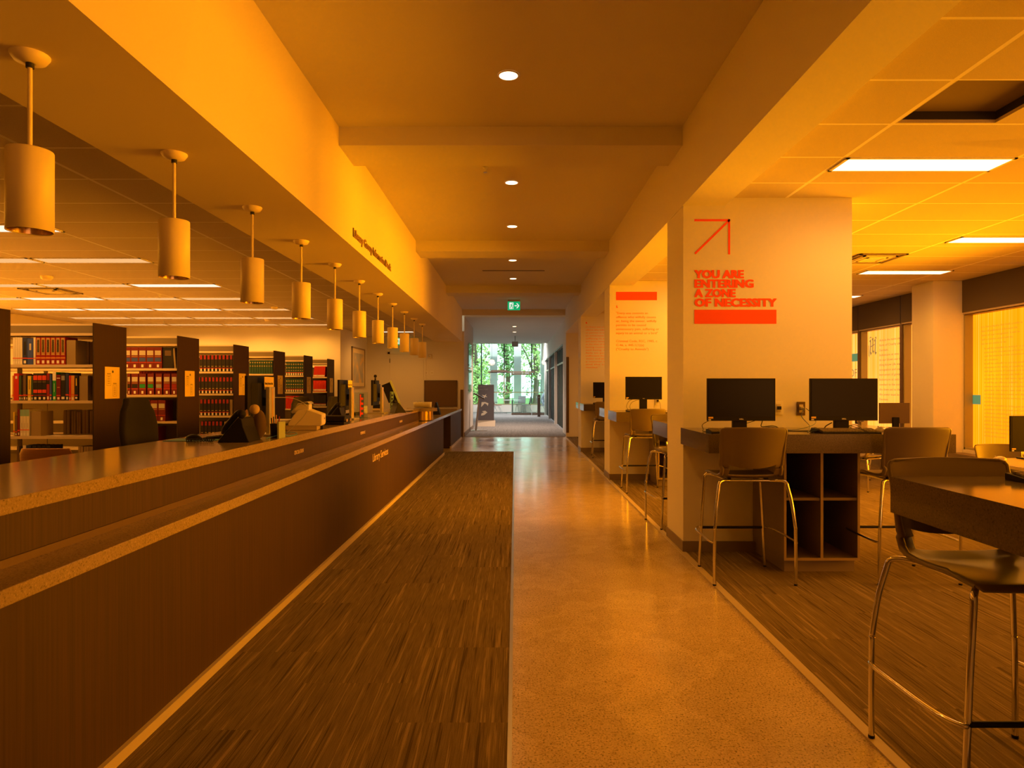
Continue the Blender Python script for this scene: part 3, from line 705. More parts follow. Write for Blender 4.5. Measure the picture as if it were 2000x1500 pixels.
# ------------------------------------------------------------------ bookcases
XE = -4.2; DEP = 0.562
F = [4.98+1.654*k for k in range(7)]
lev2 = [1.64, 1.31, 0.98, 0.65, 0.32]; lev1 = [1.63, 1.27, 0.915, 0.56, 0.20]
names = ['nearest', 'second', 'third', 'fourth', 'fifth', 'sixth', 'farthest']
for k, y in enumerate(F):
    t = thing('bookcase', '%s library bookcase with dark mahogany end panel and cream shelves' % names[k], 'bookcase', (XE, y, 0), group='rows of library bookcases')
    B('end_panel', -0.012, 0, 0, DEP, 0, 2.046, M_woodend, t, 0.002)
    L = 2.75
    lv = lev1 if k <= 1 else lev2
    mb = MB(); mb.box(-L, -0.013, 0.01, DEP-0.01, 2.018, 2.036, M_shelfm); mb.box(-L, -0.013, 0.008, 0.03, 1.918, 1.944, M_shelfm); mb.box(-L, -0.013, DEP-0.03, DEP-0.008, 1.918, 1.944, M_shelfm); mb.build('canopy_top', t)
    mb = MB(); mb.box(-L, -0.013, 0.012, 0.02, 1.944, 2.018, M_shelfdk); mb.box(-L, -0.013, DEP-0.02, DEP-0.012, 1.944, 2.018, M_shelfdk); mb.build('valance', t)
    for z in lv:
        s_ = B('shelf', -L, -0.013, 0.012, 0.27, z-0.028, z, M_shelfm, t)
        B('shelf', -L, -0.013, 0.292, DEP-0.012, z-0.028, z, M_shelfm, t)
        mb = MB(); mb.prism([(0.012, 0), (0.26, 0), (0.26, 0.09)], -0.017, -0.0145, M_shelfm, Matrix(((0,0,1,0),(1,0,0,0),(0,1,0,z),(0,0,0,1))))
        mb.build('shelf_end', s_)
    for xx in (-0.05, -0.945, -1.84, -2.73):
        B('upright', xx-0.02, xx+0.02, 0.272, 0.29, 0, 2.017, M_shelfdk, t)
    B('base_plinth', -L, -0.013, 0.03, DEP-0.03, 0, 0.10, M_shelfdk, t)
    if k >= 2: B('back_panel', -L, -0.013, 0.278, 0.284, 0.10, 1.27 if k == 2 else 1.86, M_shelfdk, t)  # added dark sheet that darkens the gaps where rear books would stand
    sg = B('sign', 0, 0.003, 0.176, 0.43, 1.285, 1.615, M_gold, t, label='amber paper range sign')
    mb = MB(); x = 0.0034
    def q(y0, y1, z0, z1): mb.poly([(x, y0, z0), (x, y1, z0), (x, y1, z1), (x, y0, z1)], M_ink)
    mb.lathe([(0.0001, 0), (0.014, 0)], M_ink, (0,0,0), 12, Matrix.Translation((x, 0.31, 1.565)) @ Matrix.Rotation(PI/2, 4, 'Y'), cap=False, sm=False)
    for (a, b, c, d) in ((0.205, 0.28, 1.42, 1.53), (0.31, 0.38, 1.31, 1.43)):
        w = 0.0025
        q(a, b, c, c+w); q(a, b, d-w, d); q(a, a+w, c, d); q(b-w, b, c, d)
    q(0.21, 0.275, 1.54, 1.546); q(0.315, 0.375, 1.44, 1.446)
    for i in range(5 if k else 3):
        q(0.22, 0.262, 1.44+i*0.018, 1.444+i*0.018); q(0.325, 0.362, 1.33+i*0.018, 1.334+i*0.018)
    mb.build('printed_text', sg)

BM = {}
def C3(n):
    pal = dict(red=(0.32,0.02,0.012), dkred=(0.17,0.016,0.012), bright=(0.60,0.03,0.012), navy=(0.03,0.04,0.12), blue=(0.05,0.09,0.42), black=(0.02,0.017,0.015),
        white=(0.74,0.70,0.60), cream=(0.60,0.52,0.36), yellow=(0.75,0.58,0.05), orange=(0.70,0.30,0.04), green=(0.02,0.30,0.07), teal=(0.025,0.075,0.055),
        brown=(0.16,0.10,0.05), grey=(0.30,0.29,0.27), gold=(0.55,0.38,0.10), scarlet=(0.75,0.07,0.03), aqua=(0.25,0.45,0.42), dkgreen=(0.05,0.10,0.06), beige=(0.34,0.26,0.13), lab=(0.85,0.82,0.75), ltgrey=(0.55,0.52,0.45))
    return mat('book_'+n, pal[n], 0.6, spec=0.3)
def book_mesh(w, h, d, cov, bands):
    key = (round(w,4), round(h,3), d, cov, bands)
    if key in BM: return BM[key]
    mb = MB(); c = C3(cov); g = 0.0015
    mb.box(0, 0.0025, 0.002, d, 0, h, c); mb.box(w-0.0025, w, 0.002, d, 0, h, c)         # boards
    mb.box(0.0005, w-0.0005, 0, 0.006, 0, h, c)                                       # spine
    mb.box(0.0025, w-0.0025, 0.006, d-0.004, 0.004, h-0.004, C3('cream') if cov != 'beige' else C3('beige'))   # page block
    for z0, z1, m, ins in bands: mb.box(w*ins, w*(1-ins), -0.0008, 0, z0*h, z1*h, C3(m))
    me = mb.build('tmp'); data = me.data; bpy.data.objects.remove(me); data.name = 'book'
    BM[key] = data; return data
def book(x, y, z, w, h, d, cov, bands, label, group=None, lean=0, rz=0, cat='book', name='book'):
    o = bpy.data.objects.new(name, book_mesh(w, h, d, cov, tuple(bands))); COL.objects.link(o)
    o.location = (x, y, z+0.0005); o.rotation_euler = (0, lean, rz)
    return tag(o, label, cat, group)
LB = (0.04, 0.15, 'lab', 0.22); RL = (0.20, 0.225, 'scarlet', 0.0)
FR = 0.02   # setback of spines from the shelf edge
def bx(p, Y): return (p-1006)*Y/1300
# second row bookcase (index 1): read off the photograph spine by spine
Yb = F[1]
def row(k, lvl, items, zs=None):
    Y = F[k]; z = (lev1 if k <= 1 else lev2)[lvl]
    for it in items:
        p0, p1, h, cov, bands, lab = it[:6]; grp = it[6] if len(it) > 6 else None
        x0 = bx(p0, Y); w = bx(p1, Y)-x0-0.002
        if x0+w > -4.222: w = -4.222-x0
        book(x0, Y+FR, z, w, h, 0.19, cov, bands, lab, grp)
sec = 'of the second bookcase'
row(1, 0, [(22+4.75*i, 22+4.75*(i+1), 0.272, 'white', ((0.22,0.25,'scarlet',0), (0.03,0.12,'lab',0.2)), 'thin white volume at the left of the top shelf '+sec, 'white volumes on the second bookcase') for i in range(4)] +
 [(41.2, 50.5, 0.27, 'navy', ((0.04,0.15,'lab',0.25), (0.22,0.25,'scarlet',0), (0.35,0.85,'black',0.3)), 'navy book between the white set and the bright blue book'),
  (50.5, 62.3, 0.262, 'blue', ((0.22,0.25,'scarlet',0),(0.55,0.8,'ltgrey',0.35)), 'bright blue book on the top shelf '+sec),
  (62.5, 67, 0.27, 'white', ((0.22,0.25,'scarlet',0),), 'thin white book between the blue book and the red set')] +
 [(67.2+9.65*i, 67.2+9.65*(i+1), 0.276, 'red', ((0.93,0.96,'gold',0.15),(0.42,0.92,'gold',0.14),(0.44,0.90,'black',0.24),(0.35,0.40,'gold',0.15),(0.22,0.26,'orange',0.0),(0.04,0.15,'lab',0.25)), 'red law volume with gold framed spine on the top shelf '+sec, 'red gold-framed law volumes') for i in range(6)])
book(bx(126, Yb), Yb+0.03, lev1[0], 0.09, 0.245, 0.18, 'beige', (), 'beige box at the end of the red gold-framed set', cat='box', name='file_box')
for i, (a, b) in enumerate(((150.5, 161.5), (162, 172.5), (173, 182.5))):
    book(bx(a, Yb+0.3), Yb+0.32, lev1[0], 0.05, 0.25, 0.2, 'beige', ((0,1,'dkred',0.47),), 'book seen from its page edges at the right of the top shelf, second bookcase', 'fore edges on the top shelf of the second bookcase')
T3 = ((0.04,0.13,'lab',0.25),(0.18,0.23,'scarlet',0))
row(1, 1, [(21, 24, 0.25, 'orange', T3, 'thin orange book at the far left of the middle shelf '+sec), (24, 34, 0.272, 'bright', ((0.80,0.90,'lab',0.3),), 'wide bright red book on the middle shelf '+sec),
  (34, 38.6, 0.25, 'dkgreen', T3, 'dark green book right of the wide red one'), (38.8, 42, 0.24, 'black', T3, 'thin black book beside the brown spine'), (42.2, 48, 0.262, 'brown', T3, 'brown spined book left of the yellow book'),
  (48.2, 51, 0.25, 'black', T3, 'thin black book touching the yellow book'), (51.2, 58, 0.247, 'yellow', ((0.03,0.12,'lab',0.2),(0.22,0.25,'scarlet',0),(0.45,0.85,'brown',0.4)), 'bright yellow book on the middle shelf '+sec),
  (58.2, 61.8, 0.24, 'dkgreen', T3, 'thin green book right of the yellow book')] +
 [(62+8.7*i, 62+8.7*(i+1), 0.272, 'black', ((0.75,0.92,'scarlet',0.03),(0.28,0.40,'scarlet',0.03),(0.18,0.21,'red',0),(0.04,0.13,'lab',0.25),(0.68,0.69,'gold',0.05)), 'thick black volume with two red spine bands on the middle shelf '+sec, 'black volumes with red bands') for i in range(3)] +
 [(88.3, 94, 0.272, 'red', ((0.6,0.75,'black',0),(0.04,0.15,'lab',0.2)), 'red book just right of the three banded volumes'), (94.3, 98.6, 0.262, 'blue', T3, 'thin blue book left of the green one'),
  (100, 107, 0.285, 'green', ((0.70,1.0,'lab',0.0),(0.3,0.6,'lab',0.45),(0.04,0.14,'lab',0.2)), 'green book with white top, tallest on the middle shelf '+sec), (107.3, 116, 0.258, 'dkred', ((0.04,0.13,'lab',0.25),(0.18,0.21,'scarlet',0),(0.5,0.52,'gold',0.2),(0.85,0.88,'lab',0.1)), 'dark red book right of the green and white one'),
  (116.3, 125, 0.27, 'black', ((0.75,0.92,'grey',0.1),(0.05,0.14,'lab',0.15)), 'thick black book with grey title patch'), (125.3, 132, 0.278, 'navy', T3, 'tall navy book right of the thick black book'),
  (132.2, 136, 0.25, 'bright', T3, 'thin red book between navy and orange books'), (136.2, 143, 0.25, 'orange', ((0.03,0.13,'lab',0.2),(0.22,0.25,'scarlet',0)), 'orange book near the right end of the middle shelf '+sec),
  (143.2, 150, 0.247, 'black', ((0.6,0.9,'yellow',0.35),(0.07,0.15,'lab',0.2),(0.2,0.23,'scarlet',0)), 'black book with yellow lettering beside the beige box')])
book(bx(151, Yb), Yb+0.03, lev1[1], 0.085, 0.245, 0.18, 'beige', (), 'beige box on the middle shelf right of the black and yellow book', cat='box', name='file_box')
book(bx(170, Yb+0.3), Yb+0.32, lev1[1], 0.055, 0.26, 0.2, 'grey', (), 'grey book at the back right of the middle shelf '+sec)
row(1, 2, [(22.8, 26, 0.24, 'yellow', T3, 'thin yellow book on the lower shelf '+sec), (26.2, 31, 0.20, 'brown', T3, 'short brown book on the lower shelf '+sec), (31.2, 36, 0.268, 'dkred', T3, 'dark red book left of the three white volumes')] +
 [(36.2+6.1*i, 36.2+6.1*(i+1), 0.265, 'white', ((0.75,1.0,'aqua',0.0),(0.22,0.25,'scarlet',0),(0.3,0.5,'ltgrey',0.4),(0.03,0.12,'lab',0.15)), 'white volume with pale teal top on the lower shelf '+sec, 'teal topped white volumes') for i in range(3)])
book(bx(56, Yb), Yb+0.03, lev1[2], 0.10, 0.247, 0.18, 'beige', (), 'beige box right of the teal topped volumes', cat='box', name='file_box')
for i, (a, b) in enumerate(((121, 134), (137, 146), (147, 156), (158, 171), (173, 182))):
    book(bx(a, Yb+0.3), Yb+0.32, lev1[2], min(bx(b, Yb+0.3), -4.222)-bx(a, Yb+0.3)-0.004, 0.25-0.01*(i % 3), 0.2, 'beige', ((0,1,'dkred' if i > 1 else 'black',0.475),), 'book seen from its page edges on the lower shelf '+sec, 'fore edges on the lower shelf of the second bookcase')
row(1, 3, [(30, 35, 0.25, 'brown', (), 'brown book low on the second bookcase'), (35, 41, 0.25, 'black', (), 'black book low on the second bookcase'), (41.5, 48, 0.262, 'white', (), 'white book low on the second bookcase'), (48.2, 58, 0.262, 'navy', ((0.1,0.5,'aqua',0.1),), 'navy and aqua book low on the second bookcase')] +
 [(60+9*i, 68.5+9*i, 0.26, 'black', (), 'black volume on the lowest visible shelf '+sec, 'black volumes low on the second bookcase') for i in range(4)] +
 [(150+11*i, 160+11*i, 0.25, 'beige', ((0,1,'brown',0.47),), 'beige file low at the right end '+sec, 'beige files low on the second bookcase') for i in range(3)])
# rear half of the second and third bookcases: rows of books seen over the near ones
def rear(k, lvl, x0, n, w, h, cov, lab, grp, jitter=0.0):
    z = (lev1 if k <= 1 else lev2)[lvl]
    for i in range(n): book(min(x0+i*w, -4.225-w), F[k]+DEP-0.21, z, w-0.003, h+random.uniform(-jitter, jitter), 0.19, cov, (), lab, grp)
third = 'of the third bookcase'
RB = lambda p: ((0.62,0.84,'ltgrey',0.10),(0.55,0.57,'gold',0.1),(0.32,0.50,p,0.10),(0.27,0.29,'scarlet',0),(0.05,0.18,'lab',0.36))
row(2, 0, [(247.5-9+15.2*i, 247.5-9+15.2*(i+1), 0.264, 'dkred', RB('blue'), 'red volume with grey and blue spine labels on top shelf '+third, 'red volumes with blue labels') for i in range(5)])
book(bx(315.5, F[2]), F[2]+0.03, lev2[0], 0.13, 0.262, 0.2, 'black', ((0.6,0.85,'brown',0.2),), 'black box file right of the red and blue volumes', cat='box', name='file_box')
book(bx(338, F[2]), F[2]+0.03, lev2[0], 0.024, 0.25, 0.2, 'beige', (), 'leaning beige booklet at the right of the top shelf '+third, lean=-0.08)
for (a, b), p in zip(((247, 253), (254.5, 268.5), (269.5, 283.5), (286, 299), (302, 315), (317.5, 331), (333, 346)), ('black', 'black', 'green', 'green', 'grey', 'red', 'red')):
    row(2, 1, [(a, b, 0.264, 'dkred', RB(p), {'black': 'thick red volume with black spine label on the middle shelf '+third, 'green': 'thick red volume with green spine label on the middle shelf '+third, 'grey': 'thick red volume with dark grey label on the middle shelf '+third, 'red': 'thick red volume with dull red label on the middle shelf '+third}[p], 'red volumes with %s labels' % p)])
row(2, 2, [(247+15*i, 261.5+15*i, 0.262, 'dkred', RB('dkred'), 'thick red volume behind the office chair on the lower shelf '+third, 'red volumes behind the chair') for i in range(5)])
row(2, 3, [(248+15*i, 262+15*i, 0.262, 'dkred', RB('black'), 'thick red volume low '+third+' above the counter edge', 'red volumes low on the third bookcase') for i in range(4)])
rear(2, 1, -4.20-0.68, 16, 0.040, 0.30, 'red', 'small red volume of the back row seen under the top shelf '+third, 'red back row volumes')
fo = 'of the fourth bookcase'
BK = ((0.74,0.99,'red',0.2),(0.30,0.33,'gold',0.2),(0.19,0.22,'scarlet',0.0),(0.02,0.17,'lab',0.25))
for lvl, n, p0 in ((0, 9, 388), (1, 10, 384), (2, 8, 388.5), (3, 6, 390)):
    wpx = (454-p0)/n if lvl < 2 else 7.3
    row(3, lvl, [(p0+wpx*i+0.3, p0+wpx*(i+1)-0.3, 0.245, 'black', BK, 'black volume with red top label on the %s shelf ' % ('top','second','third','lowest visible')[lvl]+fo, 'black red-topped volumes, %s shelf' % ('top','second','third','low')[lvl]) for i in range(n)])
book(bx(446.5, F[3]), F[3]+0.03, lev2[2], 0.045, 0.24, 0.18, 'beige', (), 'beige box at the right end of the third shelf '+fo, cat='box', name='file_box')
book(bx(436, F[3]), F[3]+0.03, lev2[3], 0.09, 0.24, 0.18, 'beige', (), 'beige box low '+fo, cat='box', name='file_box')
GN = ((0.80,0.86,'gold',0.2),(0.55,0.60,'gold',0.2),(0.35,0.38,'gold',0.2),(0.20,0.24,'scarlet',0.0),(0.03,0.18,'lab',0.2))
G4 = ((0.80,0.86,'gold',0.2),(0.55,0.60,'gold',0.2))
row(4, 0, [(486+4.6*i, 486+4.6*(i+1)-0.3, 0.235, 'teal', G4, 'dark green volume on the top shelf of the fifth bookcase', 'dark green volumes on the fifth bookcase') for i in range(10)])
row(4, 1, [(486+4.8*i, 486+4.8*(i+1)-0.3, 0.24, 'brown', G4, 'brown volume on the second shelf of the fifth bookcase above the monitor', 'brown volumes above the monitor') for i in range(10)])
row(5, 0, [(557.5+4.45*i, 557.5+4.45*(i+1)-0.2, 0.27, 'teal', GN, 'dark green gold-banded volume on the top shelf of the sixth bookcase', 'green volumes, top shelf, sixth bookcase') for i in range(8)])
row(5, 1, [(557.5+4.35*i, 557.5+4.35*(i+1)-0.2, 0.265, 'teal', GN, 'dark green gold-banded volume on the second shelf of the sixth bookcase', 'green volumes, second shelf, sixth bookcase') for i in range(8)])
row(5, 2, [(557.5+4.3*i, 557.5+4.3*(i+1)-0.2, 0.25, 'bright', (), 'plain red volume above the office chair on the sixth bookcase', 'plain red volumes on the sixth bookcase') for i in range(6)])
book(bx(584, F[5]), F[5]+0.03, lev2[2], 0.06, 0.25, 0.18, 'beige', (), 'beige box right of the plain red volumes', cat='box', name='file_box')
Y = F[6]
for i in range(8): book(bx(611.5+2.75*i, Y), Y+FR, lev2[0]+0.002, 0.029, 0.238, 0.18, 'bright', ((0.03,0.18,'lab',0.1),), 'leaning bright red volume on the top shelf of the farthest bookcase', 'leaning red volumes', lean=0.10)
for i in range(9): book(bx(611.5+2.75*i, Y), Y+FR, lev2[1], 0.029, 0.25, 0.18, 'bright', ((0.06,0.22,'lab',0.1),), 'upright bright red volume on the second shelf of the farthest bookcase', 'upright red volumes')
for i in range(9): book(bx(611.5+2.75*i, Y), Y+FR, lev2[2], 0.029, 0.25, 0.18, 'black', ((0.05,0.2,'ltgrey',0.1),(0.22,0.26,'red',0)), 'black volume with pale label on the third shelf of the farthest bookcase', 'black volumes of the farthest bookcase')

# ------------------------------------------------------------------ office furniture behind the counter
def task_chair(x, y, rz, lab, arms=True, top=1.30, group='black office chairs behind the counter'):
    t = thing('office_chair', lab, 'office chair', (x, y, 0.006), rz, group)
    # faces +Y locally; backrest at -Y
    P = []
    zb = top-0.55
    for i in range(12):
        v = i/11; z = zb+0.55*v; hw = 0.225*(1-0.30*max(0, v-0.55)**1.5/0.3) if v > 0.55 else 0.20+0.025*v/0.55
        if v > 0.9: hw *= 0.86
        P.append([(hw*u, -0.24-0.05*v+0.05*u*u, z) for u in [k/5-1 for k in range(11)]])
    MB().grid(P, M_blacksoft).build('backrest', t, solid=0.045, bevel=0.012)
    sz = top-0.66
    P = [[(0.24*u*(1 if 0.1 < j/9 < 0.9 else 0.92), -0.20+0.46*j/9, sz+0.02*u*u-0.03*max(0, j/9-0.7)) for u in [k/5-1 for k in range(11)]] for j in range(10)]
    MB().grid(P, M_blacksoft).build('seat', t, solid=0.06, bevel=0.015)
    MB().tube(smoothpath([(0, 0.0, sz-0.04), (0, -0.22, sz-0.03), (0, -0.31, sz+0.08), (0, -0.29, zb+0.2)]), 0.022, M_black).build('back_stem', t)
    MB().cyl(0.028, 0.09, sz-0.03, M_darkmetal, n=14).build('column', t)
    MB().tube([(0.19*math.cos(a*PI/20), 0.19*math.sin(a*PI/20), 0.42) for a in range(40)], 0.009, M_metal, closed=True).build('foot_ring', t)
    for k in range(5):
        a = 2*PI*k/5
        l = MB().tube([(0, 0, 0.10), (0.15*math.cos(a), 0.15*math.sin(a), 0.085), (0.30*math.cos(a), 0.30*math.sin(a), 0.062)], [0.022, 0.018, 0.013], M_black).build('base_leg', t)
        MB().ball((0.30*math.cos(a), 0.30*math.sin(a), 0.027), 0.027, M_black, 10, 6).build('caster', l)
    if arms:
        for s in (-1, 1):
            a = MB().tube(smoothpath([(0.16*s, 0.0, sz-0.04), (0.28*s, 0.0, sz-0.02), (0.30*s, -0.02, sz+0.08), (0.29*s, 0.0, sz+0.20)]), 0.014, M_black).build('arm', t)
            MB().box(0.255*s-0.035*1, 0.255*s+0.045, -0.12, 0.14, sz+0.20, sz+0.225, M_black).build('arm_pad', a, bevel=0.008)
    return t
task_chair(-2.67, 5.12, math.radians(-92), 'black office chair in front of the third bookcase, nearest behind the counter', False, 1.315)
task_chair(-2.69, 9.0, math.radians(-112), 'black office chair behind the beige scanner', True, 1.27)
task_chair(-2.66, 10.6, math.radians(-112), 'black office chair behind the middle counter monitor', True, 1.25)
task_chair(-2.68, 7.20, math.radians(0), 'black office chair whose arm shows right of the first counter monitor', True, 1.16)
def wood_chair(x, y, rz, lab):
    t = thing('wooden_chair', lab, 'chair', (x, y, 0.006), rz, 'honey wooden chairs behind the counter')
    P = [[(0.23*u*(0.9 if i == 5 else 1), -0.20-0.02*i/5+0.03*u*u, 0.62+0.24*i/5) for u in [k/5-1 for k in range(11)]] for i in range(6)]
    MB().grid(P, M_oak).build('backrest', t, solid=0.02, bevel=0.005)
    MB().box(-0.22, 0.22, -0.2, 0.22, 0.42, 0.45, M_oak).build('seat', t, bevel=0.008)
    for sx in (-1, 1):
        MB().tube([(0.2*sx, 0.19, 0.43), (0.21*sx, 0.2, 0)], 0.016, M_oak).build('leg', t)
        MB().tube([(0.2*sx, -0.2, 0.70), (0.2*sx, -0.19, 0.43), (0.21*sx, -0.22, 0)], 0.016, M_oak).build('leg', t)
wood_chair(-4.15+0.02, 6.05, 0, 'honey wooden chair in front of the second bookcase')
wood_chair(-3.75, 4.75, 0, 'honey wooden chair at the left edge of the photo')

# ------------------------------------------------------------------ things on the counter
def monitor_mesh(t, w, h, zb, thick=0.035, m_back=None, logo=True, label=True):
    m_back = m_back or M_black
    b = MB(); b.box(-w/2, w/2, 0, thick*0.6, zb, zb+h, M_black)
    b.prism([(-w*0.36, thick*0.6), (w*0.36, thick*0.6), (w*0.28, thick*1.6), (-w*0.28, thick*1.6)], zb+h*0.15, zb+h*0.85, m_back)
    body = b.build('housing', t, bevel=0.002)
    B('screen', -w/2+0.012, w/2-0.012, -0.0015, 0, zb+0.034, zb+h-0.012, M_screen, t)
    return body
def staff_monitor(y, lab, note, x=-1.93, w=0.46, h=0.34, zb=0.10, rz=0.0):
    t = thing('staff_monitor', lab, 'monitor', (x, y, ZU), -PI/2+rz, 'staff monitors on the counter')
    monitor_mesh(t, w, h, zb)
    # aluminium stand behind the screen
    MB().box(-0.055, 0.055, 0.085, 0.115, 0.012, 0.36, M_silver).build('stand_column', t, bevel=0.004)
    MB().box(-0.012, 0.012, 0.1155, 0.118, 0.03, 0.35, mat('brass_channel', (0.9, 0.55, 0.12), 0.3, 0.6)).build('cable_channel', t)
    MB().box(-0.04, 0.04, 0.05, 0.086, 0.22, 0.28, M_black).build('hinge', t)
    MB().box(-0.13, 0.13, -0.07, 0.16, 0.0, 0.013, M_silver).build('stand_base', t, bevel=0.004)
    if note:
        n = MB().box(-0.14, 0.05, 0.0725, 0.074, zb+h-0.10, zb+h-0.005, M_gold).build('paper_notice', t, label='cream paper notice taped to the back')
        text('printed_text', note, (0.04, 0.0748, zb+h-0.062), (PI/2, 0, PI), 0.016, M_ink, n, 0.16, bold=0.05)
        n.location.y = -0.016 if False else 0
    return t
staff_monitor(4.98, 'nearest counter monitor seen from behind with a taped paper notice', 'Library Services Desk', rz=0.0)
staff_monitor(7.45, 'middle counter monitor seen from behind, left of the framed picture', 'Help Desk', w=0.44)
staff_monitor(9.14, 'far counter monitor seen from behind with small black webcam figure on top', None, w=0.44, zb=0.115)
t = thing('webcam', 'small black webcam standing on the far counter monitor', 'webcam', (-1.90, 9.05, ZU+0.455))
MB().cyl(0.012, 0, 0.03, M_black, n=10).build('foot', t); MB().ball((0, 0, 0.055), 0.022, M_black).build('lens_ball', t); MB().box(-0.01,0.01,-0.05,-0.02,-0.06,0.0,M_black).build('clip', t)
def phone(x, y, rz, lab, s=1.0):
    t = thing('desk_phone', lab, 'phone', (x, y, ZU), rz, 'black desk phones on the counter')
    t.scale = (s, s, s)
    Mx = Matrix(((1,0,0,0),(0,0,1,0),(0,1,0,0),(0,0,0,1)))
    MB().prism([(-0.12, 0), (-0.005, 0.14), (0.012, 0.132), (0.02, 0.09), (0.055, 0.0)], -0.10, 0.10, M_black, Mx).build('base', t, bevel=0.004)
    MB().prism([(-0.115, 0.012), (-0.010, 0.140), (-0.006, 0.143), (-0.1235, 0.0035)], -0.098, 0.098, M_silver, Mx).build('face_edge', t)
    MB().tube(smoothpath([(-0.095, -0.07, 0.045), (-0.09, -0.07, 0.075), (-0.055, -0.07, 0.12), (-0.015, -0.07, 0.165), (0.005, -0.07, 0.160)]), [0.02]*1+[0.02]*20 if False else 0.017, M_black).build('handset', t)
    MB().ball((0.0, -0.07, 0.158), 0.026, M_black, 12, 8).build('earpiece', t)
    c = []
    for k in range(90):
        a = k*0.8; c.append((-0.15-0.0016*k+0.011*math.cos(a)*0.4, -0.08+0.02*math.sin(k*0.06)+0.010*math.cos(a), 0.013+0.009*math.sin(a)))
    MB().tube(c, 0.0028, M_black, n=5).build('coiled_cord', t)
    return t
phone(-1.79, 4.42, 0.05, 'nearest black desk phone on the counter with coiled cord', 1.15)
phone(-1.83, 6.98, 0.05, 'second black desk phone in front of the middle monitor', 1.1)
phone(-1.68, 9.38, -2.6, 'third black desk phone beside the far monitor', 1.0)
t = thing('toy_figure', 'tan round-headed soft toy leaning behind the nearest phone', 'toy', (-1.80, 4.60, ZU))
MB().ball((0, 0, 0.205), 0.034, mat('tan_plush', (0.50, 0.36, 0.20), 0.95), 14, 10).build('head', t)
MB().ball((0.02, 0.03, 0.10), 0.05, mat('brown_plush', (0.10, 0.06, 0.03), 0.95), 14, 10, (1, 0.8, 2.0)).build('body', t)
MB().ball((-0.055, 0.0, 0.17), 0.016, mat('tan_plush', (0.5,0.36,0.2)), 8, 6, (0.8, 0.8, 2.2)).build('arm', t)
t = thing('pen_holder', 'black pen holder with red and orange pens beside the nearest monitor', 'pen holder', (-1.70, 4.72, ZU))
MB().lathe([(0.034, 0), (0.036, 0.10), (0.033, 0.10), (0.031, 0.004), (0.0, 0.004)], M_black, cap=False).build('cup', t)
for a, cm, h in ((0.3, 'red', 0.15), (1.7, 'orange', 0.16), (3.2, 'black', 0.14), (4.6, 'navy', 0.15)):
    MB().tube([(0.012*math.cos(a), 0.012*math.sin(a), 0.006), (0.028*math.cos(a), 0.028*math.sin(a), h)], 0.0042, C3(cm), n=8).build('pen', t)
tag(B('notepad', -1.655, -1.643, 4.63, 4.76, ZU, ZU+0.115, mat('pale_green_card', (0.35, 0.40, 0.20), 0.6)), 'pale green card standing at the front edge by the nearest monitor', 'card')
# keyboard, mouse, mat
def keyboard(x, y, z, rz, lab, w=0.44, d=0.15, m=None, keym=None, group=None):
    m = m or M_black
    t = thing('keyboard', lab, 'keyboard', (x, y, z), rz, group)
    Mx = Matrix(((0,0,1,0),(1,0,0,0),(0,1,0,0),(0,0,0,1)))
    MB().prism([(-d/2, 0), (d/2, 0), (d/2, 0.026), (-d/2, 0.011)], -w/2, w/2, m, Mx).build('case', t, bevel=0.003)
    mb = MB(); nx, ny = 19, 5
    for i in range(nx):
        for j in range(ny):
            if i in (14,) : continue
            x0 = -w/2+0.012+i*(w-0.024)/nx; y0 = -d/2+0.02+j*(d-0.034)/ny; zz = 0.012+0.015*(j+0.5)/ny
            mb.box(x0+0.0015, x0+(w-0.024)/nx-0.0015, y0+0.0015, y0+(d-0.034)/ny-0.0015, zz, zz+0.008, keym or mat('worn_grey_keys', (0.20,0.17,0.13), 0.5))
    mb.build('keys', t)
    return t
def mouse(x, y, z, rz, lab, m=None, top=None):
    t = thing('computer_mouse', lab, 'mouse', (x, y, z), rz)
    P = []
    for i in range(9):
        v = i/8; yy = -0.055+0.11*v; hw = 0.031*math.sqrt(max(0.02, 1-(2*v-1)**4)); hh = 0.036*math.sin(PI*min(1, 0.12+0.85*v))**0.7
        P.append([(hw*math.cos(PI*k/8), yy, max(0.0, hh*math.sin(PI*k/8))) for k in range(9)])
    mb = MB().grid(P, m or M_black); mb.build('shell', t)
    MB().cyl(0.006, -0.003, 0.003, M_silver, n=10, M=Matrix.Translation((0, 0.03, 0.032)) @ Matrix.Rotation(PI/2, 4, 'Y')).build('wheel', t)
    return t
keyboard(-2.06, 4.78, ZU, -PI/2-0.05, 'black keyboard on the counter left of the nearest phone', keym=M_silver)
tag(B('mouse_pad', -2.33, -2.02, 4.40, 4.60, ZU, ZU+0.004, mat('blue_mat', (0.12, 0.33, 0.50), 0.7)), 'light blue mouse pad on the near counter', 'mouse pad')
mouse(-2.17, 4.50, ZU+0.0042, -PI/2, 'large black mouse on the light blue mouse pad')
keyboard(-2.12, 8.75, ZU, -PI/2, 'dark keyboard in front of the far counter monitor', keym=M_black)
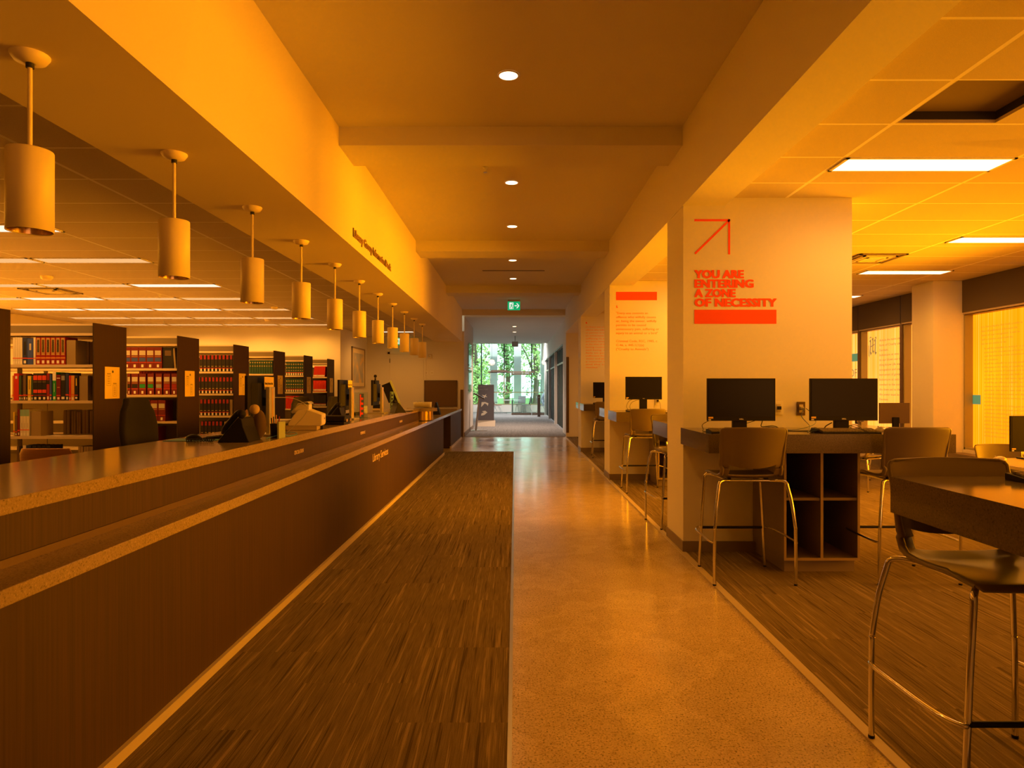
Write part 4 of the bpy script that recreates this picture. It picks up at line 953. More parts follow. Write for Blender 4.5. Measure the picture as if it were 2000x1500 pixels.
# scanner / label printer
t = thing('document_scanner', 'beige desktop scanner with curved top tray on the counter', 'scanner', (-1.76, 5.62, ZU), math.radians(8))
Mx = Matrix(((1,0,0,0),(0,0,1,0),(0,1,0,0),(0,0,0,1)))
MB().prism([(-0.13, 0.04), (0.13, 0.035), (0.14, 0.05), (0.14, 0.13), (0.02, 0.175), (-0.06, 0.165), (-0.13, 0.06)], -0.11, 0.12, M_beige, Mx).build('body', t, bevel=0.006)
MB().box(-0.15, 0.10, -0.10, 0.11, 0.0, 0.042, mat('tan_plastic', (0.45,0.36,0.22), 0.5)).build('base', t, bevel=0.005)
P = [[(-0.11+0.15*v, -0.09+0.2*u, 0.15+0.085*math.sin(v*PI*0.62)-0.01*(v > .9)) for u in (0, 0.25, 0.5, 0.75, 1)] for v in [k/8 for k in range(9)]]
MB().grid(P, M_silver).build('curved_tray', t, solid=0.006)
MB().prism([(-0.11, 0.14), (0.03, 0.165), (0.03, 0.215), (-0.06, 0.225)], -0.07, 0.09, M_beige, Mx).build('tray_support', t, bevel=0.004)
MB().box(0.1405, 0.142, 0.02, 0.07, 0.085, 0.10, M_lam).build('badge', t)
B('foot', 0.105, 0.125, 0.05, 0.08, 0, 0.035, M_black, t)
t = thing('book', 'red hardcover lying flat behind the scanner with papers on it', 'book', (-2.02, 5.68, ZU))
B('cover', -0.11, 0.11, -0.14, 0.14, 0, 0.032, C3('red'), t, 0.002); B('page_block', -0.105, 0.113, -0.135, 0.135, 0.004, 0.028, C3('cream'), t)
for i in range(2):
    tag(B('paper_stack', -2.12-0.01*i, -1.93+0.02*i, 5.52+0.03*i, 5.80, ZU+0.0325+0.025*i, ZU+0.057+0.025*i, M_paper), ('lower', 'upper')[i]+' stack of white papers lying on the red book', 'paper')
# label printer
t = thing('receipt_printer', 'low black printer between scanner and second phone', 'printer', (-1.74, 6.42, ZU))
MB().box(-0.15, 0.13, -0.12, 0.12, 0.035, 0.085, M_black).build('body', t, bevel=0.012); MB().box(-0.13, 0.12, -0.11, 0.11, 0, 0.03, M_black).build('base', t, bevel=0.004)
for yy_ in (-0.08, 0.06): B('clip', 0.1305, 0.137, yy_, yy_+0.035, 0.03, 0.055, mat('brass_clip', (0.9,0.6,0.12), 0.3, 0.7), t)
# cables
def cable(name, pts, r, m, lab, n=8):
    return tag(MB().tube(smoothpath(pts, n), r, m, n=6).build(name), lab, 'cable')
cable('cable', [(-1.72, 4.60, ZU+0.004), (-1.66, 4.70, ZU+0.02), (-1.64, 4.83, ZU+0.004), (-1.64, 5.0, ZU+0.006), (-1.70, 5.12, ZU+0.01), (-1.80, 5.2, ZU+0.004)], 0.0035, mat('blue_cable', (0.12, 0.30, 0.55), 0.5), 'light blue cable curling around the nearest monitor stand')
cable('cable', [(-1.83, 5.05, ZU+0.28), (-1.70, 5.12, ZU+0.27), (-1.60, 5.13, ZU+0.20), (-1.66, 5.13, ZU+0.10), (-1.76, 5.12, ZU+0.004)], 0.003, M_silver, 'thin grey cable looping right of the nearest monitor')
# brochures and sign holders
def brochure(x, y, z, w, h, m1, m2, rz, lab):
    t = thing('brochure', lab, 'brochure', (x, y, z), rz)
    B('card', -w/2, w/2, 0, 0.004, 0.006, h, m1, t); mb = MB(); mb.box(-w/2, w/2, -0.03, 0.035, 0, 0.006, M_acryl); mb.build('stand_foot', t)
    B('printed_band', -w/2+0.006, -w/2+0.018, -0.0008, 0, 0.02, h-0.01, m2, t)
    for i in range(4): B('printed_block', -w*0.15, w*0.35, -0.0008, 0, h*(0.15+0.2*i), h*(0.24+0.2*i), m2, t)
brochure(-1.77, 7.68, ZU, 0.05, 0.285, C3('blue'), C3('scarlet'), 0.35, 'tall narrow blue and red brochure on the counter')
brochure(-1.98, 10.7, ZU, 0.055, 0.29, C3('aqua'), C3('navy'), 0.3, 'green brochure with white cap near the tilted screen')
t = thing('sign_holder', 'clear acrylic sign holder just left of the blue brochure', 'sign holder', (-1.80, 7.78, ZU), math.radians(60))
MB().box(-0.11, 0.11, -0.002, 0.002, 0.0, 0.30, M_acryl).build('panel', t); MB().box(-0.11, 0.11, -0.04, 0.05, -0.0, 0.003, M_acryl).build('foot', t)
# self check machine
t = thing('self_check_screen', 'tilted dark touch screen with pale green face at the counter end', 'touch screen', (-1.93, 11.0, ZU), math.radians(100))
Mt = Matrix.Translation((0, 0, 0.10)) @ Matrix.Rotation(math.radians(-22), 4, 'X')
mb = MB(); mb.box(-0.13, 0.13, 0.0, 0.14, 0.06, 0.37, M_black, Mt); mb.build('housing', t, bevel=0.004)
mb = MB(); mb.box(-0.15, 0.15, -0.035, -0.001, -0.04, 0.39, mat('pale_green_panel', (0.50, 0.62, 0.42), 0.4), Mt); mb.build('front_panel', t, bevel=0.003)
mb = MB(); mb.box(-0.10, 0.10, -0.037, -0.0355, 0.12, 0.33, mat('yellow_green_label', (0.70, 0.66, 0.20), 0.5), Mt); mb.build('printed_panel', t)
MB().box(-0.09, 0.09, 0.0, 0.13, 0.0, 0.155, M_black).build('pedestal', t, bevel=0.004)
t = thing('receipt_box', 'small beige box beside the tilted touch screen', 'box', (-2.22, 10.75, ZU))
MB().box(-0.08, 0.08, -0.07, 0.07, 0, 0.11, M_beige).build('body', t, bevel=0.004); B('dark_slot', -0.06, 0.06, -0.0712, -0.07, 0.02, 0.09, M_black, t)
t = thing('paper_tray', 'white curved paper tray on the round counter top', 'tray', (-1.60, 11.58, ZU))
P = [[(-0.16+0.30*u, -0.10+0.2*v, 0.006+0.095*(abs(2*v-1)**2)) for u in [k/6 for k in range(7)]] for v in [k/8 for k in range(9)]]
MB().grid(P, M_white).build('tray', t, solid=0.004)
t = thing('tent_sign', 'black tent sign on the low far counter', 'sign', (-1.66, 14.3, ZL))
Mx2 = Matrix(((1,0,0,0),(0,0,1,0),(0,1,0,0),(0,0,0,1)))
MB().prism([(-0.10, 0), (0.07, 0), (0.062, 0), (-0.02, 0.26), (-0.04, 0.26)], -0.09, 0.09, M_black, Mx2).build('panel', t)
B('foot', -0.10, 0.07, -0.09, 0.09, 0.0, 0.004, M_black, t)
# end wall: picture, door, dark panel, alarm, plates
t = thing('framed_picture', 'framed pale blue and cream print on the wall beyond the bookcases', 'picture', (-4.2, 17.78, 1.93))
mb = MB(); a, b, f = 0.72, 0.53, 0.035
for q in ((-a,a,-b,-b+f),(-a,a,b-f,b),(-a,-a+f,-b,b),(a-f,a,-b,b)): mb.box(0.001, 0.035, q[0], q[1], q[2], q[3], mat('grey_brown_frame', (0.30,0.24,0.19), 0.4))
mb.build('frame', t)
B('mat_board', 0.001, 0.018, -a+f, a-f, -b+f, b-f, mat('cream_mat', (0.78,0.66,0.42), 0.8), t)
m = mat('pale_print', (0.4,0.38,0.36), 0.6); v = coords(m); f_ = noise(m, v, 3.2, 3, 0.6); setcol(m, ramp(m, f_, [(0.35, (0.38,0.40,0.46)), (0.55, (0.50,0.46,0.42)), (0.68, (0.75,0.52,0.22))]))
B('print', 0.018, 0.020, -0.56, 0.58, -0.40, 0.38, m, t)
t = thing('door_1', 'flush pinkish door with black hinges left of the dark wall panel', 'door', (-3.07, YE, 0), kind='structure')
B('leaf', -0.475, 0.475, -0.02, -0.001, 0.008, 2.345, M_wall, t)
mb = MB()
for q in ((-0.54,-0.48,0,2.41),(0.48,0.54,0,2.41),(-0.54,0.54,2.35,2.41)): mb.box(q[0], q[1], -0.028, -0.001, q[2], q[3], M_wall)
mb.build('door_frame', t)
for z in (0.25, 1.45, 2.10): B('hinge', -0.49, -0.475, -0.036, -0.021, z, z+0.12, M_darkmetal, t)
h = MB().tube(smoothpath([(0.40, -0.021, 1.0), (0.40, -0.07, 1.0), (0.30, -0.07, 1.0)]), 0.01, M_chrome).build('door_handle', t)
t = thing('dark_panel', 'large dark brown glossy panel on the end wall above the low counter', 'wall panel', (-2.11, YE, 1.23))
B('glass', -0.45, 0.45, -0.03, -0.001, -0.365, 0.365, mat('brown_gloss', (0.16,0.10,0.05), 0.18), t)
mb = MB()
for q in ((-0.46,0.46,-0.375,-0.36),(-0.46,0.46,0.36,0.375),(-0.465,-0.45,-0.375,0.375),(0.45,0.465,-0.375,0.375)): mb.box(q[0], q[1], -0.04, -0.001, q[2], q[3], M_bronze)
mb.build('frame', t)
t = thing('fire_alarm', 'small square fire alarm on the wall above the dark panel', 'alarm', (-2.41, YE, 2.29))
B('housing', -0.06, 0.06, -0.04, -0.001, -0.06, 0.06, M_beige, t, 0.004); MB().ball((0, -0.045, 0), 0.028, M_white).build('strobe_lens', t)
for i, x in enumerate((-2.52, -2.36)):
    t = thing('switch_plate', ('left', 'right')[i]+' small switch plate on the wall above the dark panel', 'switch', (x, YE, 1.82))
    B('plate', -0.04, 0.04, -0.006, -0.001, -0.055, 0.055, M_white, t); B('toggle', -0.012, 0.012, -0.014, -0.006, -0.02, 0.02, M_beige, t)
# ------------------------------------------------------------------ computer desks round the pillars
ZT, ZTB = 1.06, 0.923
DF, DB = 0.83, 0.70     # depth in front of and behind the pillar
def desk(k, lab):
    yp = PIL[k]; t = thing('pillar_desk', lab, 'desk', (0, yp, 0), group='tall quartz desks built round the pillars')
    yF, yB, pB = -DF, PD+DB, PD+0.012; pF = -0.012
    pts = [(1.405, yF), (3.2, yF), (3.2, yB), (1.42, yB), (1.42, pB), (PX1+0.012, pB), (PX1+0.012, pF), (1.42, pF)]
    mb = MB()
    mb.prism([(1.405, yF), (3.2, yF), (3.2, pF), (1.405, pF)], ZTB, ZT, M_stonedk)
    mb.prism([(PX1+0.012, pF), (3.2, pF), (3.2, pB), (PX1+0.012, pB)], ZTB, ZT, M_stonedk)
    mb.prism([(1.43, pB), (3.2, pB), (3.2, yB), (1.438, yB)], ZTB, ZT, M_stonedk)
    mb.build('desktop', t)
    for s, y0, y1 in ((-1, -0.66, -0.012), (1, PD+0.012, PD+0.60)):
        cb = B('cabinet', 2.02, 2.03, y0, y1, 0.10, ZTB-0.001, M_lam, t)
        th = 0.02
        fy0, fy1 = (y0, y0+0.002) if s < 0 else (y1-0.002, y1)
        B('side', 2.575, 2.59, y0, y1, 0.10, ZTB-0.001, M_lam, cb); B('back', 2.03, 2.575, *( (y1-0.02, y1-0.001) if s < 0 else (y0+0.001, y0+0.02)), 0.10, ZTB-0.001, M_lam, cb)
        B('divider', 2.295, 2.315, y0+0.001, y1-0.02, 0.10, ZTB-0.001, M_lam, cb)
        B('bottom_board', 2.03, 2.575, y0+0.001, y1-0.02, 0.10, 0.12, M_lam, cb)
        for xa, xb in ((2.03, 2.295), (2.315, 2.575)): B('shelf_board', xa, xb, y0+0.012, y1-0.02, 0.55, 0.57, M_lam, cb)
        mb = MB(); e0, e1 = (y0-0.0015, y0+0.0) if s < 0 else (y1, y1+0.0015)
        mb.box(2.02, 2.038, e0, e1, 0.10, ZTB-0.001, M_lamedge); mb.box(2.572, 2.59, e0, e1, 0.10, ZTB-0.001, M_lamedge); mb.box(2.295, 2.315, e0, e1, 0.12, ZTB-0.001, M_lamedge)
        mb.box(2.038, 2.572, e0, e1, 0.10, 0.12, M_lamedge)
        mb.build('edge_banding', cb)
        B('plinth', 2.04, 2.57, y0+0.045 if s < 0 else y0, y1 if s < 0 else y1-0.045, 0.0062, 0.10, M_base, cb)
    return t
desk(0, 'tall dark quartz desk corner at the right edge, nearest the camera')
desk(1, 'tall speckled desk with cubby cabinet around the nearest pillar')
desk(2, 'tall speckled desk around the second pillar')
desk(3, 'tall speckled desk around the third pillar')

# ------------------------------------------------------------------ stools
def shell(t, zs, m):
    # profile of the one-piece shell: rear (back) at y=0, seat toward +Y
    W = lambda v: 0.225
    seat = [(0.505, zs-0.020), (0.485, zs-0.004), (0.44, zs+0.002), (0.36, zs), (0.28, zs-0.006), (0.20, zs-0.008), (0.13, zs-0.002), (0.085, zs+0.012), (0.060, zs+0.034), (0.045, zs+0.062)]
    back = [(0.045, zs+0.062), (0.038, zs+0.077), (0.033, zs+0.093), (0.018, zs+0.17), (0.008, zs+0.22), (-0.002, zs+0.27), (-0.011, zs+0.31), (-0.018, zs+0.338), (-0.021, zs+0.35), (-0.022, zs+0.356)]
    U = [k/8-1 for k in range(17)]
    P = []
    for i, (y, z) in enumerate(seat):
        hw = 0.222 if i > 1 else (0.195, 0.212)[i]
        if i > 6: hw = 0.215
        P.append([(hw*u, y+(0.02*u*u if i > 7 else 0), z-0.010*(1-u*u)*(1 if 1 < i < 7 else 0.3)+(0.012*abs(u)**4 if 2 < i < 8 else 0)) for u in U])
    # opening of the lower back reaches down to the rear of the seat
    g = MB().grid(P, m, hole=lambda i, j: i >= 7 and 2 <= j <= 13); g.build('seat', t, solid=0.010, bevel=0.003)
    rim = {s_: [(P[i][0 if s_ < 0 else -1]) for i in range(1, len(P))] for s_ in (-1, 1)}
    P = []
    for i, (y, z) in enumerate(back):
        hw = 0.215+0.022*i/6 if i < 7 else (0.236, 0.226, 0.205)[i-7]
        row_ = []
        for u in U:
            zz = z
            if i == 2: zz = z-0.030*(1-min(1, abs(u)/0.80)**2)      # lower edge of the back panel bows down
            row_.append((hw*u, y+0.045*u*u, zz+(0.004*(1-u*u) if i == 9 else 0)))
        P.append(row_)
    MB().grid(P, m, hole=lambda i, j: i < 2 and 2 <= j <= 13).build('backrest', t, solid=0.010, bevel=0.003)
    for s_ in (-1, 1):
        mb = MB()
        pts = rim[s_]+[P[i][0 if s_ < 0 else -1] for i in range(1, len(P)-1)]
        mb.tube([(x-0.004*s_, y, z-0.004) for x, y, z in pts], [0.007]*2+[0.011]*4+[0.015]*5+[0.012]*(len(pts)-15)+[0.008]*4, m, n=8)
        mb.build('shell_rim', t)
def make_stool(zs=0.755, rest=True, name='bar_stool'):
    t = thing(name, 'x', 'stool' if rest else 'chair', (0,0,0.006), group='taupe bar stools at the tall desks' if rest else 'low taupe chairs by the windows')
    shell(t, zs, M_shell)
    r = 0.0115; k = zs*0.55
    for s in (-1, 1):
        MB().tube(smoothpath([(0.15*s, 0.115, zs-0.032), (0.200*s, 0.07, zs-0.026), (0.235*s, 0.045, zs-0.035), (0.246*s, 0.035, zs-0.075), (0.266*s, 0.015, zs*0.75), (0.282*s, 0.0, k), (0.284*s, 0.0, k-0.03), (0.286*s, 0.0, 0.2), (0.286*s, 0.0, 0.004)], 5), r, M_chrome, n=10).build('leg', t)
        MB().tube(smoothpath([(0.15*s, 0.40, zs-0.032), (0.19*s, 0.46, zs-0.026), (0.213*s, 0.485, zs-0.04), (0.218*s, 0.49, zs-0.09), (0.235*s, 0.495, k), (0.255*s, 0.50, 0.004)], 5), r, M_chrome, n=10).build('leg', t)
        MB().tube([(0.15*s, 0.115, zs-0.032), (0.145*s, 0.26, zs-0.034), (0.15*s, 0.40, zs-0.032)], 0.010, M_chrome, n=8).build('seat_rail', t)
        mb = MB()
        for yy_ in (0.16, 0.36): mb.box(0.135*s-0.012, 0.135*s+0.012, yy_-0.015, yy_+0.015, zs-0.028, zs-0.008, M_black)
        mb.build('seat_clip', t)
        if rest:
            MB().tube(smoothpath([(0.292*s, 0.0, 0.300), (0.300*s, 0.03, 0.300), (0.305*s, 0.12, 0.302), (0.302*s, 0.36, 0.304), (0.288*s, 0.46, 0.305), (0.262*s, 0.512, 0.306), (0.246*s, 0.500, 0.306)], 5), 0.0085, M_chrome, n=8).build('side_rail', t)
    MB().tube([(-0.150, 0.115, zs-0.032), (0.150, 0.115, zs-0.032)], 0.010, M_chrome, n=8).build('cross_rail', t)
    MB().tube([(-0.150, 0.40, zs-0.032), (0.150, 0.40, zs-0.032)], 0.010, M_chrome, n=8).build('cross_rail', t)
    if rest: MB().tube([(-0.240, 0.500, 0.306), (0.240, 0.500, 0.306)], 0.0105, M_black, n=10).build('footrest', t, label='black footrest bar')
    mb = MB()
    for s in (-1, 1): mb.cyl(0.0125, 0.0, 0.012, M_black, (0.286*s, 0), 10); mb.cyl(0.0125, 0.0, 0.012, M_black, (0.255*s, 0.5), 10)
    mb.build('foot_caps', t)
    return t
st = make_stool()
st.location = (1.690, 4.685, 0.006); st['label'] = 'taupe bar stool with back to the camera at the left of the nearest pillar desk'
dup(st, (2.860, 4.70, 0.006), 0, 'taupe bar stool, back to camera, at the right end of the nearest pillar desk')
dup(st, (1.705, 2.650, 0.006), PI, 'taupe bar stool facing the camera behind the dark desk at the right edge')
dup(st, (1.665, 7.04, 0.006), PI+0.05, 'taupe bar stool partly hidden behind the left edge of the nearest pillar')
dup(st, (1.76, 8.78, 0.006), 0.05, 'taupe bar stool with back to the camera at the second pillar desk')
dup(st, (1.93, 11.76, 0.006), PI, 'taupe bar stool tucked behind the second pillar')
dup(st, (1.83, 13.2, 0.006), 0.0, 'taupe bar stool at the third pillar desk, farthest of the stools')
lc = make_stool(0.45, False, 'side_chair')
lc.location = (4.98, 6.9, 0.006); lc.rotation_euler = (0, 0, PI); lc['label'] = 'low taupe chair facing the camera behind the low table at the right edge'
dup(lc, (4.95, 9.0, 0.006), 0.5, 'low chromed chair seen under the right end of the nearest pillar desk')
dup(lc, (5.6, 9.9, 0.006), -0.4, 'low chromed chair near the window desk behind the nearest stools')

# ------------------------------------------------------------------ computers on the desks
def desk_monitor(x, y, z0, lab, zb=0.08, rz=0.0, stand=True, w=0.531, h=0.332, brand=True, back=None, shell_m=None):
    t = thing('computer_monitor', lab, 'monitor', (x, y, z0), rz, 'black computer monitors on the desks')
    if shell_m: MB().box(-w/2, w/2, 0, 0.035, zb, zb+h, shell_m).build('housing', t, bevel=0.003); B('screen', -w/2+0.012, w/2-0.012, -0.0015, 0, zb+0.034, zb+h-0.012, M_screen, t)
    else: monitor_mesh(t, w, h, zb, 0.04, back)
    if brand:
        text('logo', 'DELL', (-0.017, -0.0022, zb+0.010), R_FRONT, 0.009, M_paper, t, 0.034, bold=0.06)
        s_ = B('sticker', -w/2+0.008, -w/2+0.045, -0.0022, -0.0002, zb+0.018, zb+0.032, mat('yellow_sticker', (0.85,0.55,0.08), 0.6), t)
        B('sticker', -w/2+0.008, -w/2+0.028, -0.0022, -0.0002, zb+0.004, zb+0.013, M_paper, t)
    B('neck', -0.055, 0.055, 0.03, 0.07, 0.012, zb+0.1, M_black, t, 0.004)
    MB().box(-0.125, 0.125, -0.06, 0.13, 0, 0.013, M_black).build('base', t, bevel=0.005)
    return t
def px3(p, Y): return (p-1006)*Y/1300
desk_monitor(1.765, 5.19, ZT, 'black monitor on the nearest pillar desk behind the left bar stool')
desk_monitor(2.585, 5.23, ZT, 'black monitor on the nearest pillar desk above the cubby cabinet')
desk_monitor(1.88, 9.72, ZT, 'black monitor on the second pillar desk below the quotation', zb=0.166)
desk_monitor(1.92, 14.1, ZT, 'black monitor on the third pillar desk, smallest in view', zb=0.12)
keyboard(1.67, 4.99, ZT, 0, 'black keyboard just behind the left bar stool at the nearest pillar desk')
keyboard(2.49, 4.99, ZT, 0, 'black keyboard in front of the monitor above the cubby cabinet')
keyboard(1.79, 9.38, ZT, 0, 'black keyboard on the second pillar desk')
keyboard(1.85, 13.85, ZT, 0, 'black keyboard on the third pillar desk')
M_tanm = mat('tan_mouse', (0.30, 0.21, 0.12), 0.35)
mouse(2.00, 5.00, ZT+0.001, 0.6, 'tan topped mouse right of the left keyboard on the nearest pillar desk', M_tanm)
mouse(2.86, 5.20, ZT+0.001, 0.2, 'silver mouse at the right of the right monitor', M_silver)
mouse(2.18, 9.30, ZT+0.001, 0.2, 'black mouse on the second pillar desk')
# computer cables
kb = mat('black_cable', (0.015, 0.013, 0.012), 0.5); kbl = mat('blue_network_cable', (0.09, 0.14, 0.26), 0.5)
z = ZT+0.004
def cab(pts, m, lab, r=0.0028): return cable('cable', pts, r, m, lab)
cab([(1.55, 5.22, 1.155), (1.48, 5.25, 1.11), (1.41+0.06, 5.20, z+0.012), (1.45, 5.10, z), (1.60, 5.12, z+0.006), (1.72, 5.2, z)], kb, 'thin black cable looping out left of the left monitor')
cab([(1.90, 5.23, z+0.08), (1.80, 5.32, z+0.03), (1.88, 5.35, z), (2.05, 5.33, z+0.02), (2.15, 5.36, z)], kb, 'black cable under the left monitor')
cab([(2.035, 5.62, 1.245), (2.075, 5.60, 1.25), (2.085, 5.58, 1.19), (2.05, 5.52, 1.12), (2.02, 5.45, 1.08), (2.06, 5.30, z+0.03), (2.12, 5.20, z), (2.30, 5.18, z), (2.42, 5.25, z)], kb, 'thick black power cable from the white outlet down to the desk', 0.004)
cab([(2.445, 5.62, 1.225), (2.41, 5.60, 1.16), (2.43, 5.50, 1.09), (2.36, 5.34, z+0.005), (2.30, 5.20, z), (2.22, 5.05, z)], kbl, 'blue grey cable dropping from the metal outlet', 0.0032)
cab([(2.455, 5.62, 1.225), (2.49, 5.58, 1.18), (2.46, 5.45, 1.11), (2.32, 5.35, z+0.01), (2.18, 5.28, z), (2.0, 5.30, z)], kbl, 'second blue grey cable looping between the monitors', 0.0032)
cab([(2.50, 5.25, z+0.06), (2.46, 5.27, z+0.03), (2.43, 5.24, z)], kb, 'short black cable left of the right monitor stand', 0.0045)
cab([(2.62, 5.34, z), (2.70, 5.30, z+0.04), (2.78, 5.33, z+0.005), (2.70, 5.38, z+0.03), (2.62, 5.36, z+0.05), (2.75, 5.40, z)], kb, 'tangle of thin cables under the right monitor')
tg = thing('cable_bundle', 'coiled blue and black cable bundle between the two near monitors', 'cable bundle', (2.27, 5.03, ZT+0.001))
for j in range(5):
    MB().tube([(0.045*math.cos(a*PI/10)*(1-0.08*j), 0.022*math.sin(a*PI/10), 0.006+0.006*j+0.004*math.sin(a*0.9+j)) for a in range(20)], 0.0032, kbl if j % 2 else kb, closed=True, n=6).build('loop', tg)
cab([(1.73, 9.76, 1.23), (1.68, 9.82, 1.20), (1.64, 9.80, 1.12), (1.66, 9.7, z)], kb, 'black cable loop under the monitor of the second pillar')
cab([(1.86, 9.80, 1.23), (1.74, 9.84, 1.19), (1.69, 9.8, 1.12), (1.70, 9.7, z)], kb, 'second black cable loop under the monitor of the second pillar')
cab([(2.17, 10.03, 1.20), (2.18, 10.0, 1.15), (2.17, 9.9, z+0.02), (2.16, 9.7, z)], kb, 'black power cable dropping to the second pillar desk')
# near desk at the right edge : keyboard corner in view
keyboard(px3(1985, 2.40)+0.225, 2.39, ZT, 0, 'black keyboard at the right edge on the dark nearest desk')
# low window tables
def low_table(x0, x1, y0, y1, lab, ztop=0.73):
    t = thing('low_table', lab, 'table', ((x0+x1)/2, (y0+y1)/2, 0.006), group='low tables by the windows')
    a, b = (x1-x0)/2, (y1-y0)/2
    MB().box(-a, a, -b, b, ztop-0.036, ztop-0.006, mat('pale_laminate_top', (0.50,0.42,0.30), 0.22)).build('tabletop', t, bevel=0.003)
    B('apron', -a+0.06, a-0.06, b-0.10, b-0.08, ztop-0.25, ztop-0.036, M_lam, t)
    for sx in (-1, 1):
        for sy in (-1, 1): B('leg', sx*(a-0.06)-0.02, sx*(a-0.06)+0.02, sy*(b-0.06)-0.02, sy*(b-0.06)+0.02, 0, ztop-0.037, M_lam, t)
low_table(4.25, 6.25, 5.55, 6.33, 'low pale table at the right edge under the densely lettered window')
low_table(5.2, 6.3, 10.55, 11.40, 'low table near the yellow column behind the nearest desk')
mouse(px3(1952, 6.15), 6.15, 0.731, 1.0, 'small dark mouse on the low table at the right edge', M_silver)
keyboard(4.93, 6.08, 0.73, 0.0, 'dark keyboard on the low table at the right edge')
desk_monitor(4.87, 6.18, 0.73, 'black monitor cut by the right edge above the low table', zb=0.075)
desk_monitor(5.68, 10.95, 0.73, 'dark monitor edge beside the nearest pillar monitor', zb=0.10, rz=0.9)
desk_monitor(6.14, 10.80, 0.73, 'brown-backed monitor turned away, left of the yellow column', zb=0.09, rz=PI+0.15, brand=False, shell_m=mat('brown_back', (0.15,0.10,0.05), 0.6))
t = thing('desk_phone', 'dark phone with pale paper under the brown-backed monitor', 'phone', (5.6, 10.62, 0.73))
B('base', -0.08, 0.08, -0.05, 0.05, 0, 0.05, M_black, t, 0.006); B('paper', -0.05, 0.02, -0.052, -0.0505, 0.02, 0.05, M_paper, t)
# ------------------------------------------------------------------ far hallway
t = thing('tablet_kiosk', 'slim metal stand with tilted tablet at the left of the hallway', 'kiosk', (-1.20, 21.5, 0.006))
MB().box(-0.24, 0.30, -0.2, 0.2, 0, 0.02, M_metal).build('base_plate', t, bevel=0.004)
MB().prism([(-0.10, 0.02), (-0.03, 0.02), (0.06, 1.06), (0.02, 1.06)], -0.035, 0.035, M_metal, Matrix(((1,0,0,0),(0,0,1,0),(0,1,0,0),(0,0,0,1)))).build('pole', t)
Mt = Matrix.Translation((0.04, 0, 1.12)) @ Matrix.Rotation(math.radians(28), 4, 'Y')
mb = MB(); mb.box(-0.19, 0.19, -0.14, 0.14, -0.02, 0.02, M_bronze, Mt); mb.build('tablet', t, bevel=0.004)
mb = MB(); mb.box(-0.165, 0.165, -0.115, 0.115, 0.0205, 0.022, M_screen, Mt); mb.build('screen', t)
t = thing('directory_sign', 'dark directory sign panel with pale pictograms on a sloped base', 'sign', (-1.06, 24.3, 0.006))
MB().box(-0.29, 0.29, -0.02, 0.04, 0.20, 1.50, mat('slate_panel', (0.13, 0.11, 0.12), 0.6)).build('panel', t)
MB().prism([(-0.42, 0.0), (0.10, 0.0), (0.04, 0.20), (-0.02, 0.20)], -0.32, 0.34, mat('pale_base', (0.42, 0.33, 0.24), 0.6), Matrix(((0,0,1,0),(1,0,0,0),(0,1,0,0),(0,0,0,1)))).build('sloped_base', t)
M_pict = mat('cream_pictogram', (0.72, 0.62, 0.48), 0.7)
text('lettering', 'LIBRARY', (-0.26, -0.0215, 1.40), R_FRONT, 0.055, mat('dim_letters', (0.30,0.26,0.22), 0.7), t, 0.28); text('lettering', 'DIRECTORY', (-0.26, -0.0215, 1.30), R_FRONT, 0.055, mat('dim_letters', (0.3,0.26,0.22)), t, 0.34)
for zc, pts in ((1.08, [(-.02,-.10),(.02,-.02),(.10,-.04),(.04,.02),(.07,.08),(0,.03),(-.10,.05),(-.03,-.02)]), (0.78, [(-.13,-.1),(-.06,-.03),(.0,.04),(.08,.0),(.11,-.06),(.14,.04),(.02,.09),(-.11,.08)]), (0.47, [(-.13,-.1),(-.02,-.08),(.1,.02),(.02,.08),(-.10,.06),(-.03,.02),(-.12,-.02)])):
    mb = MB(); mb.poly([(-0.05+a, -0.0215, zc+b) for a, b in pts], M_pict); mb.build('pictogram', t)
t = thing('glass_wall_sign', 'tall green-edged glass sign on the left hallway wall', 'sign', (-1.45, 21.0, 2.0))
mb = MB(); mb.box(0.03, 0.042, -0.62, 0.62, 0.03, 0.78, M_glassg); mb.build('glass_sheet', t); mb = MB(); mb.box(0.03, 0.042, -0.62, 0.62, -0.74, -0.02, M_glassg); mb.build('glass_sheet', t)
for y in (-0.55, 0.55):
    for z in (-0.68, -0.08, 0.09, 0.72): MB().cyl(0.012, 0, 0.05, M_metal, n=10, M=Matrix.Translation((0, y, z)) @ Matrix.Rotation(PI/2, 4, 'Y')).build('standoff', t)
t = thing('hanging_sign_box', 'small grey sign box hanging from the hallway ceiling', 'sign', (0.0, 26.5, 3.45))
B('box', -0.125, 0.125, -0.04, 0.04, -0.42, -0.22, mat('grey_box', (0.40,0.38,0.34), 0.5), t, 0.004); MB().cyl(0.02, -0.22, -0.001, M_metal, n=10).build('stem', t)
# glass entrance with header rails
t = thing('glass_entrance', 'frameless glass entrance with brown header rails and bottom rail', 'glass door', (0, 33.7, 0.006))
M_rail = mat('brown_steel_rail', (0.26, 0.18, 0.13), 0.35, 0.4)
B('header_rail', -1.37, 0.98, -0.03, 0.03, 2.14, 2.22, M_rail, t); B('header_rail', -1.22, -0.42, -0.10, -0.04, 2.18, 2.28, M_rail, t); B('header_rail', -0.18, 0.82, -0.10, -0.04, 2.04, 2.12, M_rail, t)
mb = MB(); mb.box(-0.17, 0.82, -0.075, -0.065, 0.12, 2.05, M_glass); mb.build('door_leaf', t); B('bottom_rail', -0.18, 0.82, -0.09, -0.05, 0.01, 0.12, M_rail, t)
mb = MB(); mb.box(0.86, 1.48, -0.006, 0.006, 0.10, 2.14, M_glass); mb.build('side_panel', t); B('bottom_rail', 0.86, 1.48, -0.03, 0.03, 0.0, 0.12, M_rail, t)
